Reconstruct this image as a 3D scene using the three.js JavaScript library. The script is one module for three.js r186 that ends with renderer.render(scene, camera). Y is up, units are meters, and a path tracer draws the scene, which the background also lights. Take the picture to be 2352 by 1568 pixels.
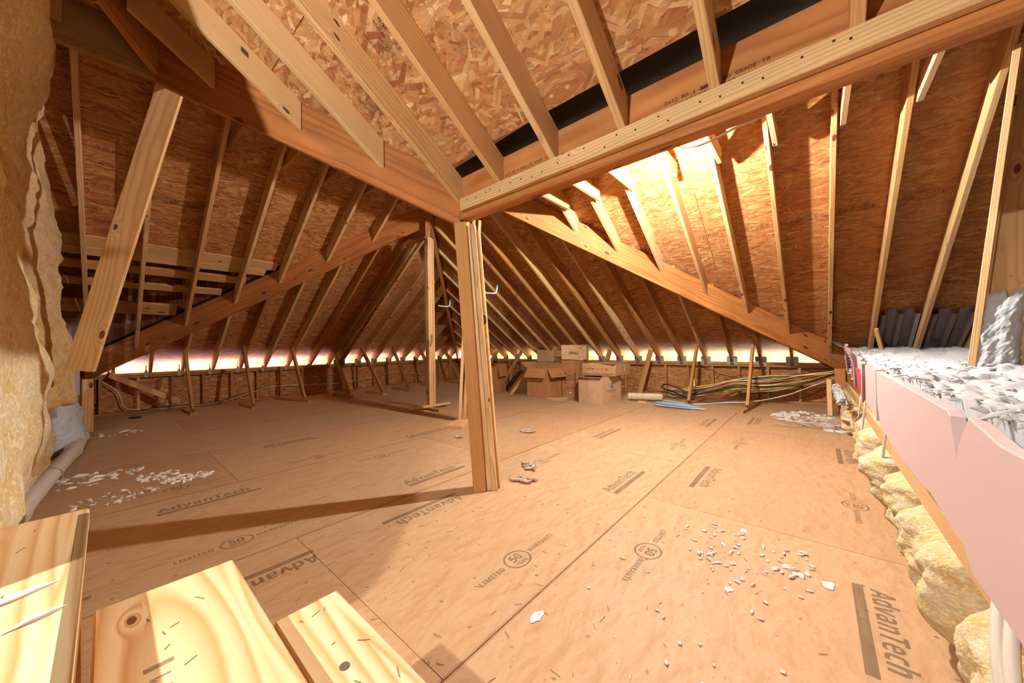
import * as THREE from 'three';
import { mergeGeometries, mergeVertices } from 'three/addons/utils/BufferGeometryUtils.js';
import { RoundedBoxGeometry } from 'three/addons/geometries/RoundedBoxGeometry.js';

// ---------------------------------------------------------------- camera, sky, lights, exposure
// Plan: p runs from the camera towards the right back corner, q towards the left back corner, y is height above the attic floor.
const V = (p, q, y) => new THREE.Vector3(p, y, -q);
const scene = new THREE.Scene();
const camera = new THREE.PerspectiveCamera(2 * Math.atan(784 / 805) * 180 / Math.PI, 1.5, 0.02, 200);
{
  const psi = 0.7125, th = 0.0142;
  camera.position.copy(V(0, 0, 0.98));
  camera.lookAt(V(Math.cos(psi) * Math.cos(th), Math.sin(psi) * Math.cos(th), 0.98 + Math.sin(th)));
  camera.rotateZ(-0.0165);
}
const renderer = new THREE.WebGLRenderer({ antialias: true });
renderer.toneMapping = THREE.LinearToneMapping;
renderer.toneMappingExposure = 0.79;
renderer.shadowMap.enabled = true;
scene.background = new THREE.Color(0.9, 0.97, 1.08).multiplyScalar(110);
const sun = new THREE.DirectionalLight(0xf4f6ff, 320);
sun.position.set(12, 22, -9); sun.target.position.set(3, 0, -4);
sun.castShadow = true;
Object.assign(sun.shadow.camera, { left: -14, right: 14, top: 14, bottom: -14, near: 1, far: 60 });
sun.shadow.mapSize.set(2048, 2048);
scene.add(sun, sun.target);
const BULB = V(3.25, 1.04, 2.612), LAMP = V(-1.25, 0.85, 2.1);
const BULB_POWER = 46, LAMP_POWER = 26;

// ---------------------------------------------------------------- random numbers, noise, naming
function rng(seed) { let s = seed >>> 0; return () => { s = (s + 0x6d2b79f5) | 0; let t = Math.imul(s ^ (s >>> 15), 1 | s); t = (t + Math.imul(t ^ (t >>> 7), 61 | t)) ^ t; return ((t ^ (t >>> 14)) >>> 0) / 4294967296; }; }
const R = rng(7);
const rr = (a, b, r = R) => a + (b - a) * r();
const PERM = new Float32Array(65536); { const r = rng(99); for (let i = 0; i < 65536; i++) PERM[i] = r(); }
const hsh = (x, y) => PERM[((x & 255) << 8 | (y & 255)) & 65535];
const sm = (t) => t * t * (3 - 2 * t);
function vn(x, y) { const xi = Math.floor(x), yi = Math.floor(y), a = sm(x - xi), b = sm(y - yi); const p = hsh(xi, yi), q = hsh(xi + 1, yi), r = hsh(xi, yi + 1), s = hsh(xi + 1, yi + 1); return p + (q - p) * a + (r - p) * b + (p - q - r + s) * a * b; }
function fbm(x, y, o = 4) { let v = 0, a = 0.5, n = 0; for (let i = 0; i < o; i++) { v += a * vn(x, y); n += a; x = x * 2.03 + 17.1; y = y * 2.03 + 5.3; a *= 0.5; } return v / n; }
const clamp = (x, a = 0, b = 1) => Math.min(b, Math.max(a, x));
const lerp = (a, b, t) => a + (b - a) * t;
const used = new Map();
function numbered(name) { const n = used.get(name) ?? 0; used.set(name, n + 1); return n ? name + '_' + String(n).padStart(3, '0') : name; }
function mesh(name, geo, mat, parent) {
  const m = new THREE.Mesh(geo, mat); m.castShadow = m.receiveShadow = true;
  m.name = parent === scene || !parent ? numbered(name) : numbered(name);
  if (parent) parent.add(m);
  return m;
}
function tag(o, label, category, group) { o.userData.label = label; o.userData.category = category; if (group) o.userData.group = group; return o; }
function thing(name, label, category, pos, group) { const g = new THREE.Group(); g.name = numbered(name); if (pos) g.position.copy(pos); scene.add(g); return tag(g, label, category, group); }
function struct(name, label) { const g = new THREE.Group(); g.name = numbered(name); g.userData.kind = 'structure'; if (label) g.userData.label = label; scene.add(g); return g; }
function part(name, geo, mat, parent, label) { parent.updateMatrixWorld(true); const m = mesh(name, geo, mat, parent); geo.applyMatrix4(parent.matrixWorld.clone().invert()); if (label) m.userData.label = label; return m; }

// ---------------------------------------------------------------- textures
const hex = (h) => [(h >> 16) & 255, (h >> 8) & 255, h & 255];
function dataTex(w, h, fn, srgb = true) {
  const d = new Uint8Array(w * h * 4);
  for (let y = 0; y < h; y++) for (let x = 0; x < w; x++) { const c = fn(x, y), o = (y * w + x) * 4; d[o] = clamp(c[0], 0, 255); d[o + 1] = clamp(c[1], 0, 255); d[o + 2] = clamp(c[2], 0, 255); d[o + 3] = 255; }
  const t = new THREE.DataTexture(d, w, h); t.wrapS = t.wrapT = THREE.MirroredRepeatWrapping; t.magFilter = THREE.LinearFilter; t.minFilter = THREE.LinearMipmapLinearFilter; t.generateMipmaps = true;
  if (srgb) t.colorSpace = THREE.SRGBColorSpace; t.needsUpdate = true; return t;
}
function canvasTex(w, h, draw, flip = true) {
  const c = document.createElement('canvas'); c.width = w; c.height = h; draw(c.getContext('2d'), w, h);
  const t = new THREE.CanvasTexture(c); t.colorSpace = THREE.SRGBColorSpace; t.wrapS = t.wrapT = THREE.MirroredRepeatWrapping; t.magFilter = THREE.LinearFilter; t.anisotropy = 8; return t;
}
// sawn softwood: w x h pixels for Lm x Wm metres, light early wood, darker late wood, knots
function woodTex(seed, early, late, w, h, Lm, Wm, o = {}) {
  const r = rng(seed), e = hex(early), l = hex(late), kn = [];
  for (let i = 0; i < (o.knots ?? 4); i++) kn.push([r() * Lm, (0.12 + 0.76 * r()) * Wm, 0.006 + 0.011 * r(), r() < 0.35]);
  const sx = r() * 50, sy = r() * 50, freq = (o.rings ?? 16), c0 = 0.35 + 0.3 * r(), tilt = (r() - 0.5) * 0.5;
  return dataTex(w, h, (x, y) => {
    const X = x / w * Lm, Y = y / h * Wm, v = Y / Wm;
    let warp = (fbm(X * 0.9 + sx, v * 1.2 + sy, 3) - 0.5) * 0.55;
    let c = c0 + (fbm(X * 0.6 + sx + 9, 3.3, 2) - 0.5) * 0.5;
    let d = Math.hypot((v - c) * 1.25, 0.28 + 0.34 * fbm(X * 0.45 + sy, 7.7, 2)) + warp * 0.5 + tilt * X * 0.12, dark = 0, kcol = 0;
    for (const k of kn) {
      const dx = (X - k[0]) / 2.2, dy = Y - k[1], q = Math.hypot(dx, dy) / k[2];
      if (q < 9) { d += 0.16 * Math.exp(-q * q / 7) * Math.sign(v - c || 1); if (q < 1.25) { kcol = Math.max(kcol, clamp((1.25 - q) * 5)); dark = Math.max(dark, (q > 0.85 && k[3]) ? 1 : 0.45 + 0.3 * Math.sin(q * 14)); } else if (q < 2.4) dark = Math.max(dark, 0.3 * (2.4 - q)); }
    }
    const f = d * freq - Math.floor(d * freq), ring = clamp(f < 0.78 ? Math.pow(f / 0.78, 2.4) : (1 - f) / 0.22);
    const fine = fbm(X * 9 + sx, Y * 700, 2) - 0.5, blot = fbm(X * 2.3 + 11, v * 3 + sx, 3) - 0.5;
    const t = clamp(ring * (o.contrast ?? 0.62) * (0.55 + 0.9 * fbm(X * 0.7, v * 2.5 + sy, 2)) + fine * 0.28 + dark * 0.35), g = 1 + blot * (o.blotch ?? 0.16) + fine * 0.1;
    const col = [0, 1, 2].map((i) => lerp(e[i], l[i], t) * g);
    if (kcol) { const kk = dark >= 1 ? [44, 26, 16] : [124 - 40 * dark, 68 - 26 * dark, 36 - 14 * dark]; for (let i = 0; i < 3; i++) col[i] = lerp(col[i], kk[i], kcol * 0.88); }
    return col;
  });
}
// oriented strand board: strands laid as small quads
function osbTex(seed, w, h, spread, n, size, pal, back) {
  return canvasTex(w, h, (g) => {
    const r = rng(seed); g.fillStyle = back; g.fillRect(0, 0, w, h);
    for (let i = 0; i < n; i++) {
      const late = i / n, L = size * (0.35 + 1.1 * r()) * (1.25 - 0.75 * late), W = L * (0.1 + 0.2 * r() * r() + 0.05), a = (r() + r() - 1) * spread + (r() < 0.12 ? (r() - 0.5) * 2.4 : 0), c = pal[Math.floor(Math.pow(r(), 1.15) * pal.length)];
      g.save(); g.translate(r() * w, r() * h); g.rotate(a); g.globalAlpha = 0.42 + 0.5 * r();
      const k = 0.88 + 0.24 * r(), [R0, G0, B0] = hex(c); g.fillStyle = 'rgb(' + Math.min(255, R0 * k | 0) + ',' + Math.min(255, G0 * k | 0) + ',' + Math.min(255, B0 * k | 0) + ')';
      g.beginPath(); g.moveTo(-L / 2, -W / 2 * (0.4 + r())); g.lineTo(L / 2 * (0.7 + 0.4 * r()), -W / 2 * (0.3 + 0.8 * r())); g.lineTo(L / 2, W / 2 * (0.2 + 0.8 * r())); g.lineTo(-L / 2 * (0.8 + 0.3 * r()), W / 2); g.closePath(); g.fill();
      if (r() < 0.36) { g.globalAlpha = 0.15 + 0.35 * r(); g.strokeStyle = r() < 0.7 ? '#5a3214' : '#3a1e0c'; g.lineWidth = 0.8 + r() * 1.1; g.beginPath(); g.moveTo(-L / 2, W / 2); g.lineTo(L / 2 * r(), W / 2 * (0.7 + 0.3 * r())); g.stroke(); }
      if (r() < 0.35) { g.globalAlpha = 0.22; g.strokeStyle = '#7a4a20'; g.lineWidth = 0.7; for (let j = 1; j < 4; j++) { g.beginPath(); g.moveTo(-L * 0.4, -W / 2 + W * j / 4); g.lineTo(L * 0.4, -W / 2 + W * j / 4); g.stroke(); } }
      g.restore();
    }
    for (let i = 0; i < n * 0.06; i++) { g.globalAlpha = 0.6 * r(); g.fillStyle = '#2c1708'; g.save(); g.translate(r() * w, r() * h); g.rotate((r() - 0.5) * spread * 2); g.fillRect(0, 0, 3 + 14 * r(), 1 + 1.6 * r()); g.restore(); }
  });
}
const PAL = [0xe0b67e, 0xd4a46a, 0xcb965c, 0xd29f68, 0xc28c56, 0xba8150, 0xe8c591, 0xdaae76, 0xb06e40, 0xa26138, 0xf0d6a8, 0xc69562];
const std = (o) => new THREE.MeshStandardMaterial({ roughness: 0.85, metalness: 0, ...o });
const osbA = osbTex(3, 2048, 1024, 0.62, 6500, 118, PAL, '#c08c58'), osbO = osbTex(5, 2048, 1024, 1.25, 5600, 165, PAL, '#c08c58');
const osbMats = [[0xe2d4c2, osbA], [0xd8c4ae, osbA], [0xe2d0b8, osbA]].map(([c, m]) => std({ color: c, map: m, bumpMap: m, bumpScale: 0.0012, roughness: 0.8 }));
const osbOver = std({ color: 0xe6e0da, map: osbO, bumpMap: osbO, bumpScale: 0.0016, roughness: 0.78 });
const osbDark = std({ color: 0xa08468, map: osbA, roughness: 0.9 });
const floorTex = canvasTex(2048, 1024, (g, w, h) => {
  const r = rng(21); g.fillStyle = '#dab891'; g.fillRect(0, 0, w, h);
  for (let i = 0; i < 5200; i++) { g.save(); g.translate(r() * w, r() * h); g.rotate((r() - 0.5) * 0.9); const L = 30 + 120 * r(), W = 6 + 22 * r(); g.globalAlpha = 0.04 + 0.07 * r(); g.fillStyle = ['#e6c298', '#b98352', '#dcb487', '#c08e5c', '#ecd0aa', '#a8743f'][Math.floor(r() * 6)]; g.beginPath(); g.ellipse(0, 0, L / 2, W / 2, 0, 0, 7); g.fill(); g.restore(); }
  for (let i = 0; i < 2600; i++) { g.save(); g.translate(r() * w, r() * h); g.rotate((r() - 0.5) * 0.8); g.globalAlpha = 0.12 + 0.4 * r() * r(); g.fillStyle = r() < 0.75 ? '#8a5a30' : '#4e3018'; g.fillRect(0, 0, 2 + 9 * r(), 1 + 1.6 * r()); g.restore(); }
  for (let i = 0; i < 700; i++) { g.save(); g.translate(r() * w, r() * h); g.rotate((r() - 0.5) * 0.8); g.globalAlpha = 0.15 + 0.3 * r(); g.fillStyle = '#f4dcbc'; g.fillRect(0, 0, 2 + 10 * r(), 1 + r()); g.restore(); }
  for (let j = 0; j < 7; j++) for (let i = 0; i < 13; i++) if (r() < 0.7) { g.globalAlpha = 0.3 + 0.3 * r(); g.fillStyle = '#5c5548'; g.beginPath(); g.ellipse((i + 0.5) / 13 * w + 20 * (r() - 0.5), (j + 0.5) / 7 * h + 30 * (r() - 0.5), 5 + 3 * r(), 3.5 + 2 * r(), r() * 3, 0, 7); g.fill(); }
  g.globalAlpha = 0.28; g.strokeStyle = '#8a5f38'; for (const y of [3, h - 3]) { g.lineWidth = 9; g.beginPath(); g.moveTo(0, y); g.lineTo(w, y); g.stroke(); }
});
const floorMats = [0xe0dcd8, 0xdad2ca, 0xe2dcd4].map((c) => std({ color: c, map: floorTex, bumpMap: floorTex, bumpScale: 0.0004, roughness: 0.62 }));
const wt = {
  pine: [woodTex(11, 0xefd6a6, 0xcb9f63, 2048, 256, 2.4, 0.3, { rings: 17, knots: 5 }), woodTex(12, 0xf1dbb0, 0xd0a669, 2048, 256, 2.4, 0.3, { rings: 24, knots: 3, contrast: 0.7 }), woodTex(14, 0xe9cd9a, 0xc09358, 2048, 256, 2.4, 0.3, { rings: 13, knots: 6 })],
  fir: [woodTex(31, 0xd79a58, 0xa8622c, 2048, 256, 2.4, 0.36, { rings: 10, knots: 3, contrast: 0.5, blotch: 0.3 }), woodTex(33, 0xd19050, 0xa05c2a, 2048, 256, 2.4, 0.36, { rings: 8, knots: 4, contrast: 0.55, blotch: 0.35 })],
  plank: [woodTex(41, 0xefd9ae, 0xcf9f62, 1024, 512, 0.95, 0.3, { rings: 9, knots: 1, contrast: 0.75 }), woodTex(45, 0xeed6a8, 0xc9965a, 1024, 512, 0.95, 0.3, { rings: 11, knots: 2, contrast: 0.75 })],
};
const woodMats = (list, tints, rough = 0.72) => list.flatMap((t) => tints.map((c) => std({ color: c, map: t, bumpMap: t, bumpScale: 0.0004, roughness: rough })));
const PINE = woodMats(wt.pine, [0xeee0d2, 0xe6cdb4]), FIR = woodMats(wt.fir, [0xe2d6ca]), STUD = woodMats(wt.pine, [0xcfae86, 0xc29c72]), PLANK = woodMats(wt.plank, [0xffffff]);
const GREYWOOD = std({ color: 0xa99678, map: wt.pine[1], roughness: 0.85 });
const pick = (l, r = R) => l[Math.floor(r() * l.length)];
// flat print on a clear ground
function stamp(w, h, draw, ink = '#3a3024') { const t = canvasTex(w, h, (g, W, H) => { g.clearRect(0, 0, W, H); g.fillStyle = g.strokeStyle = ink; draw(g, W, H); }); t.wrapS = t.wrapT = THREE.ClampToEdgeWrapping; return std({ map: t, transparent: true, roughness: 0.85 }); }

// ---------------------------------------------------------------- geometry helpers
function build(quads) { // list of [points (3 or 4), uvs], flat shaded
  const pos = [], uv = [];
  for (const [P, U] of quads) for (const t of P.length === 4 ? [[0, 1, 2], [0, 2, 3]] : [[0, 1, 2]]) for (const i of t) { pos.push(P[i].x, P[i].y, P[i].z); uv.push(U[i][0], U[i][1]); }
  const g = new THREE.BufferGeometry(); g.setAttribute('position', new THREE.Float32BufferAttribute(pos, 3)); g.setAttribute('uv', new THREE.Float32BufferAttribute(uv, 2)); g.computeVertexNormals(); return g;
}
// A sawn board from a to b (both on the middle of its bottom edge). up: direction of its depth d; t: thickness. Ends cut along `cut` (default: up).
function board(a, b, t, d, up = new THREE.Vector3(0, 1, 0), o = {}) {
  const ax = b.clone().sub(a), L = ax.length(), dir = ax.clone().normalize(), side = new THREE.Vector3().crossVectors(dir, up).normalize(), u2 = up.clone().normalize(), c = Math.min(o.chamfer ?? 0.003, t / 4, d / 4);
  const S = [[-t / 2 + c, 0], [t / 2 - c, 0], [t / 2, c], [t / 2, d - c], [t / 2 - c, d], [-t / 2 + c, d], [-t / 2, d - c], [-t / 2, c]];
  const at = (e, s) => e.clone().addScaledVector(side, s[0]).addScaledVector(u2, s[1]);
  const r = o.rnd ?? R, tl = o.tile ?? [2.4, 0.3], ou = r() * 3, ov = r() * 3; let acc = 0; const q = [];
  for (let i = 0; i < 8; i++) { const s0 = S[i], s1 = S[(i + 1) % 8], w = Math.hypot(s1[0] - s0[0], s1[1] - s0[1]), v0 = ov + acc / tl[1], v1 = ov + (acc + w) / tl[1]; q.push([[at(a, s0), at(a, s1), at(b, s1), at(b, s0)].reverse(), [[ou, v0], [ou, v1], [ou + L / tl[0], v1], [ou + L / tl[0], v0]].reverse()]); acc += w; }
  for (const [e, rev] of [[a, 1], [b, 0]]) for (let i = 1; i < 7; i++) { let T = [S[0], S[i], S[i + 1]]; if (rev) T = [T[0], T[2], T[1]]; q.push([T.map((s) => at(e, s)).reverse(), T.map((s) => [ou + s[0] * 0.4, ov + s[1] * 3]).reverse()]); }
  return build(q);
}
// A slab: polygon in plan (p,q) lifted to height f(p,q), thickness th straight up
function clip(poly, f) { const out = []; for (let i = 0; i < poly.length; i++) { const a = poly[i], b = poly[(i + 1) % poly.length], fa = f(a), fb = f(b); if (fa >= 0) out.push(a); if ((fa >= 0) !== (fb >= 0)) { const t = fa / (fa - fb); out.push([lerp(a[0], b[0], t), lerp(a[1], b[1], t)]); } } return out; }
function slab(poly, f, th, uvf) {
  let A = 0; for (let i = 0; i < poly.length; i++) { const a = poly[i], b = poly[(i + 1) % poly.length]; A += a[0] * b[1] - b[0] * a[1]; }
  if (Math.abs(A) < 1e-4) return null; if (A < 0) poly = poly.slice().reverse();
  const lo = poly.map((c) => V(c[0], c[1], f(c))), hi = lo.map((v) => v.clone().add(new THREE.Vector3(0, th, 0))), uv = poly.map(uvf), q = [];
  for (let i = 1; i + 1 < poly.length; i++) { q.push([[hi[0], hi[i], hi[i + 1]], [uv[0], uv[i], uv[i + 1]]]); q.push([[lo[0], lo[i + 1], lo[i]], [uv[0], uv[i + 1], uv[i]]]); }
  for (let i = 0; i < poly.length; i++) { const j = (i + 1) % poly.length; q.push([[lo[i], lo[j], hi[j], hi[i]], [uv[i], uv[j], uv[j], uv[i]]]); }
  return build(q);
}
function box(p0, p1, q0, q1, y0, y1, o = {}) { return board(V(p0, (q0 + q1) / 2, y0), V(p1, (q0 + q1) / 2, y0), Math.abs(q1 - q0), y1 - y0, undefined, o); }
function boxQ(p0, p1, q0, q1, y0, y1, o = {}) { return board(V((p0 + p1) / 2, q0, y0), V((p0 + p1) / 2, q1, y0), Math.abs(p1 - p0), y1 - y0, undefined, o); }
function post(p0, p1, q0, q1, y0, y1, o = {}) { return board(V((p0 + p1) / 2, q0, y0), V((p0 + p1) / 2, q0, y1), Math.abs(p1 - p0), Math.abs(q1 - q0), new THREE.Vector3(0, 0, -Math.sign(q1 - q0)), o); }
// Anything can be put on a surface as a thin print: centre, right and up directions, size
function decal(c, right, up, w, h, lift = 0.0007) {
  const n = new THREE.Vector3().crossVectors(right, up).normalize(), r = right.clone().normalize().multiplyScalar(w / 2), u = up.clone().normalize().multiplyScalar(h / 2), o = c.clone().addScaledVector(n, lift);
  return build([[[o.clone().sub(r).sub(u), o.clone().add(r).sub(u), o.clone().add(r).add(u), o.clone().sub(r).add(u)], [[0, 0], [1, 0], [1, 1], [0, 1]]]]);
}
const tube = (pts, r, seg = 40, rad = 6) => new THREE.TubeGeometry(new THREE.CatmullRomCurve3(pts), seg, r, rad);
function closedTube(pts, r, seg = 40, rad = 8) { const g = tube(pts, r, seg, rad), c = new THREE.CatmullRomCurve3(pts), caps = [0, 1].map((e) => { const s = new THREE.SphereGeometry(r, rad, 6); const p = c.getPoint(e); s.translate(p.x, p.y, p.z); return s; }); return mergeGeometries([g, ...caps]); }
// soft slab on a grid: fn(u,v) -> [front Vector3, back Vector3], smooth shaded
function soft(nu, nv, fn, uvs = [1, 1]) {
  const pos = [], uv = [], idx = [];
  for (const side of [0, 1]) for (let j = 0; j <= nv; j++) for (let i = 0; i <= nu; i++) { const P = fn(i / nu, j / nv)[side]; pos.push(P.x, P.y, P.z); uv.push(i / nu * uvs[0], j / nv * uvs[1]); }
  const W = nu + 1, N = W * (nv + 1), quad = (a, b, c, d) => idx.push(a, b, c, a, c, d);
  for (let j = 0; j < nv; j++) for (let i = 0; i < nu; i++) { const a = j * W + i; quad(a, a + 1, a + W + 1, a + W); quad(N + a, N + a + W, N + a + W + 1, N + a + 1); }
  for (let i = 0; i < nu; i++) { quad(N + i, N + i + 1, i + 1, i); const a = nv * W + i; quad(a, a + 1, N + a + 1, N + a); }
  for (let j = 0; j < nv; j++) { const a = j * W, b = a + nu; quad(a, a + W, N + a + W, N + a); quad(N + b, N + b + W, b + W, b); }
  const g = new THREE.BufferGeometry(); g.setAttribute('position', new THREE.Float32BufferAttribute(pos, 3)); g.setAttribute('uv', new THREE.Float32BufferAttribute(uv, 2)); g.setIndex(idx); g.computeVertexNormals(); return g;
}

// ---------------------------------------------------------------- the setting
const PW = 7.15, QW = 8.4, M = 0.66;                       // far walls, roof pitch
const yA = (p) => 0.647 + M * (PW - p), yB = (q) => 0.647 + M * (QW - q);   // undersides of the rafters
const yO = (p) => 3.119 - M * p;                           // undersides of the low overhead rafters
const RISE = 0.222;                                        // plumb depth of the main rafters
const hipQ = (p) => p + 1.25;
const rnd = (s) => ({ rnd: rng(s) });

// floor: 4 x 8 ft subfloor panels
const floor = struct('floor', 'tan printed subfloor panels over the whole attic');
{
  const r = rng(51); const lip = 0.0016;
  for (let row = -2; row < 8; row++) {
    const q0 = 0.85 + 1.22 * (row - 1) , q1 = q0 + 1.22, off = (row & 1) ? 0.65 : 2.27;
    for (let k = -3; k < 4; k++) {
      const p0 = off + 2.44 * k, p1 = p0 + 2.44;
      if (p0 > 7.6 || p1 < -5 || q0 > 8.6) continue;
      const a = Math.max(p0, -5), b = Math.min(p1, 7.3), c = Math.max(q0, -5), d = Math.min(q1, 8.55);
      if (b - a < 0.02 || d - c < 0.02) continue;
      const ou = (Math.floor(r() * 4) / 2), ov = Math.floor(r() * 4), dy = -0.0012 * r();
      part('floor_panel', slab([[a + lip, c + lip], [b - lip, c + lip], [b - lip, d - lip], [a + lip, d - lip]], () => -0.019 + dy, 0.019, (s) => [(s[0] - p0) / 2.44 + ou, (s[1] - q0) / 1.22 + ov]), floorMats[Math.floor(r() * 3)], floor);
    }
  }
  part('subfloor_base', slab([[-5, -5], [7.3, -5], [7.3, 8.55], [-5, 8.55]], () => -0.3, 0.27, (s) => [s[0] / 2.4, s[1] / 0.3]), std({ color: 0x4a3422 }), floor);
}
// roof slopes: sheathing panels clipped to their plane, a dark underlay over them
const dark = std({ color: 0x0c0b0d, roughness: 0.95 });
function slope(name, label, inside, f, axis, cuts, offs, range, mats, seed) {
  const g = struct(name, label), r = rng(seed);
  for (let i = 0; i + 1 < cuts.length; i++) for (let k = -4; k < 6; k++) {
    const a = cuts[i], b = cuts[i + 1], s0 = offs[i % offs.length] + 2.44 * k, s1 = s0 + 2.44, e = 0.0022;
    let poly = axis === 'p' ? [[a + e, s0 + e], [b - e, s0 + e], [b - e, s1 - e], [a + e, s1 - e]] : [[s0 + e, a + e], [s1 - e, a + e], [s1 - e, b - e], [s0 + e, b - e]];
   for (const reg of (Array.isArray(inside[0]) ? inside : [inside])) {
    let poly2 = poly; for (const h of reg) poly2 = clip(poly2, h);
    if (poly2.length < 3) continue;
    const fl = Math.floor(r() * 8), ou = fl & 1, ov = fl >> 1;
    const geo = slab(poly2, f, 0.0125, (c) => axis === 'p' ? [c[1] / 2.44 + ou, c[0] / 1.04 + ov + 0.37 * i] : [c[0] / 2.44 + ou, c[1] / 1.04 + ov + 0.37 * i]);
    if (geo) part('sheathing_panel', geo, pick(mats, r), g);
   }
  }
  return g;
}
const rightSlope = slope('ceiling', 'right roof slope of strand board sheathing', [(c) => hipQ(c[0]) - c[1], (c) => c[1] + 5, (c) => c[0] - 0.5, (c) => 7.62 - c[0]], (c) => yA(c[0]) + RISE, 'p', [0.4, 1.1, 2.2, 3.3, 4.38, 5.49, 6.58, 7.7], [1.0, -0.2], null, osbMats, 61);
const leftSlope = slope('ceiling', 'left roof slope of strand board sheathing', [[(c) => c[1] - hipQ(c[0]), (c) => c[0] + 5, (c) => c[1] - 1.75, (c) => 6.25 - c[1]], [(c) => c[1] - hipQ(c[0]), (c) => c[1] - 6.252, (c) => 8.87 - c[1], (c) => c[0] - (8.1 - c[1])]], (c) => yB(c[1]) + RISE, 'q', [1.7, 2.7, 3.9, 5.0, 6.43, 7.84, 8.9], [0.3, 1.4], null, osbMats, 67);
{
  const A = [[0.5, 1.75], [0.5, -5], [7.62, -5], [7.62, hipQ(7.62)]], B = [[0.5, 1.75], [7.62, 8.87], [-5, 8.87], [-5, 1.75]];
  part('roof_underlay', slab(A, (c) => yA(c[0]) + RISE + 0.016, 0.02, (c) => c), dark, rightSlope);
  const B2 = clip(B, (c) => c[0] - (8.07 - c[1])), B3 = clip(clip(B, (c) => (8.07 - c[1]) - c[0]), (c) => 6.27 - c[1]), B4 = clip(clip(B, (c) => (8.13 - c[1]) - c[0]), (c) => c[1] - 6.2);
  part('roof_underlay', slab(B2, (c) => yB(c[1]) + RISE + 0.016, 0.02, (c) => c), dark, leftSlope);
  part('roof_underlay', slab(B3, (c) => yB(c[1]) + RISE + 0.016, 0.02, (c) => c), dark, leftSlope);
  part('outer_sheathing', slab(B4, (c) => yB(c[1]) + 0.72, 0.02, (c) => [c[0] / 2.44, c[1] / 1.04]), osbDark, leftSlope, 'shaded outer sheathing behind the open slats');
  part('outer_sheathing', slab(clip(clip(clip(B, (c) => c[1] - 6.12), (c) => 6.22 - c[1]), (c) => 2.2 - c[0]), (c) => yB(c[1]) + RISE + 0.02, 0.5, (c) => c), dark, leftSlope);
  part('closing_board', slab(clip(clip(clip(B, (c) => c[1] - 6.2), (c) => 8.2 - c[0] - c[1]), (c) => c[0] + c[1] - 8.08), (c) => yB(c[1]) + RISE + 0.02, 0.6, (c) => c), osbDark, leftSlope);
  const lid = struct('ceiling', 'dark unseen roof over the camera');
  part('roof_panel', slab([[0.55, -5], [0.55, 1.8], [-5, 1.8], [-5, -5]], () => yA(0.5) + RISE, 0.05, (c) => c), osbDark, lid);
}
// walls behind the camera that close the attic
{
  const w = struct('wall_back'); part('panel', box(-5.05, 7.3, -5.1, -5.02, -0.3, 6), osbDark, w);
  const w2 = struct('wall_near_left'); part('panel', boxQ(-5.1, -5.02, -5.1, 8.5, -0.3, 6), osbDark, w2);
}
// open eaves let the daylight in over the two far walls
const grass = std({ color: new THREE.Color(0.36, 0.5, 0.5), roughness: 1 }), drive = std({ color: new THREE.Color(0.42, 0.42, 0.6), roughness: 1 });
{
  const g = struct('ground', 'lawn and paving outside below the eaves');
  part('lawn', slab([[7.25, -30], [40, -30], [40, 40], [7.25, 40]], () => -3.2, 0.1, (c) => c), grass, g);
  part('paving', slab([[-30, 8.5], [7.25, 8.5], [7.25, 40], [-30, 40]], () => -3.2, 0.1, (c) => c), drive, g);
}
// knee walls at the two far sides
function kneeWall(name, along, at, from, to, seed) {
  const w = struct(name), r = rng(seed), X = (s0, s1, d0, d1, y0, y1, o) => along === 'q' ? boxQ(at + d0, at + d1, s0, s1, y0, y1, o) : box(s0, s1, at + d0, at + d1, y0, y1, o);
  const S = (s, d0, d1, y0, y1, o) => along === 'q' ? post(at + d0, at + d1, s - 0.019, s + 0.019, y0, y1, o) : post(s - 0.019, s + 0.019, at + d0, at + d1, y0, y1, o);
  part('bottom_plate', X(from, to, 0, 0.089, 0, 0.038, { rnd: r }), pick(STUD, r), w);
  part('top_plate', X(from, to, 0, 0.089, 0.609, 0.647, { rnd: r }), pick(STUD, r), w);
  part('top_plate', X(from, to, 0.002, 0.089, 0.569, 0.607, { rnd: r }), pick(STUD, r), w);
  for (let s = from + 0.08; s < to; s += 0.4064) part('stud', S(s, 0.001, 0.089, 0.038, 0.569, { rnd: r }), pick(STUD, r), w);
  for (let s = from; s < to; s += 2.44) { const e = Math.min(s + 2.437, to), a = along === 'q' ? [V(at + 0.096, s, 0.0), V(at + 0.096, e, 0.0)] : [V(s, at + 0.096, 0.0), V(e, at + 0.096, 0.0)]; part('wall_sheathing', board(a[0], a[1], 0.012, 0.63, undefined, { tile: [2.44, 1.22], rnd: r }), pick(osbMats, r), w); }
  return w;
}
const wallRight = kneeWall('wall_far_right', 'q', PW, -0.7, QW + 0.09, 71), wallLeft = kneeWall('wall_far_left', 'p', QW, -0.55, PW + 0.09, 73);
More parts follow.
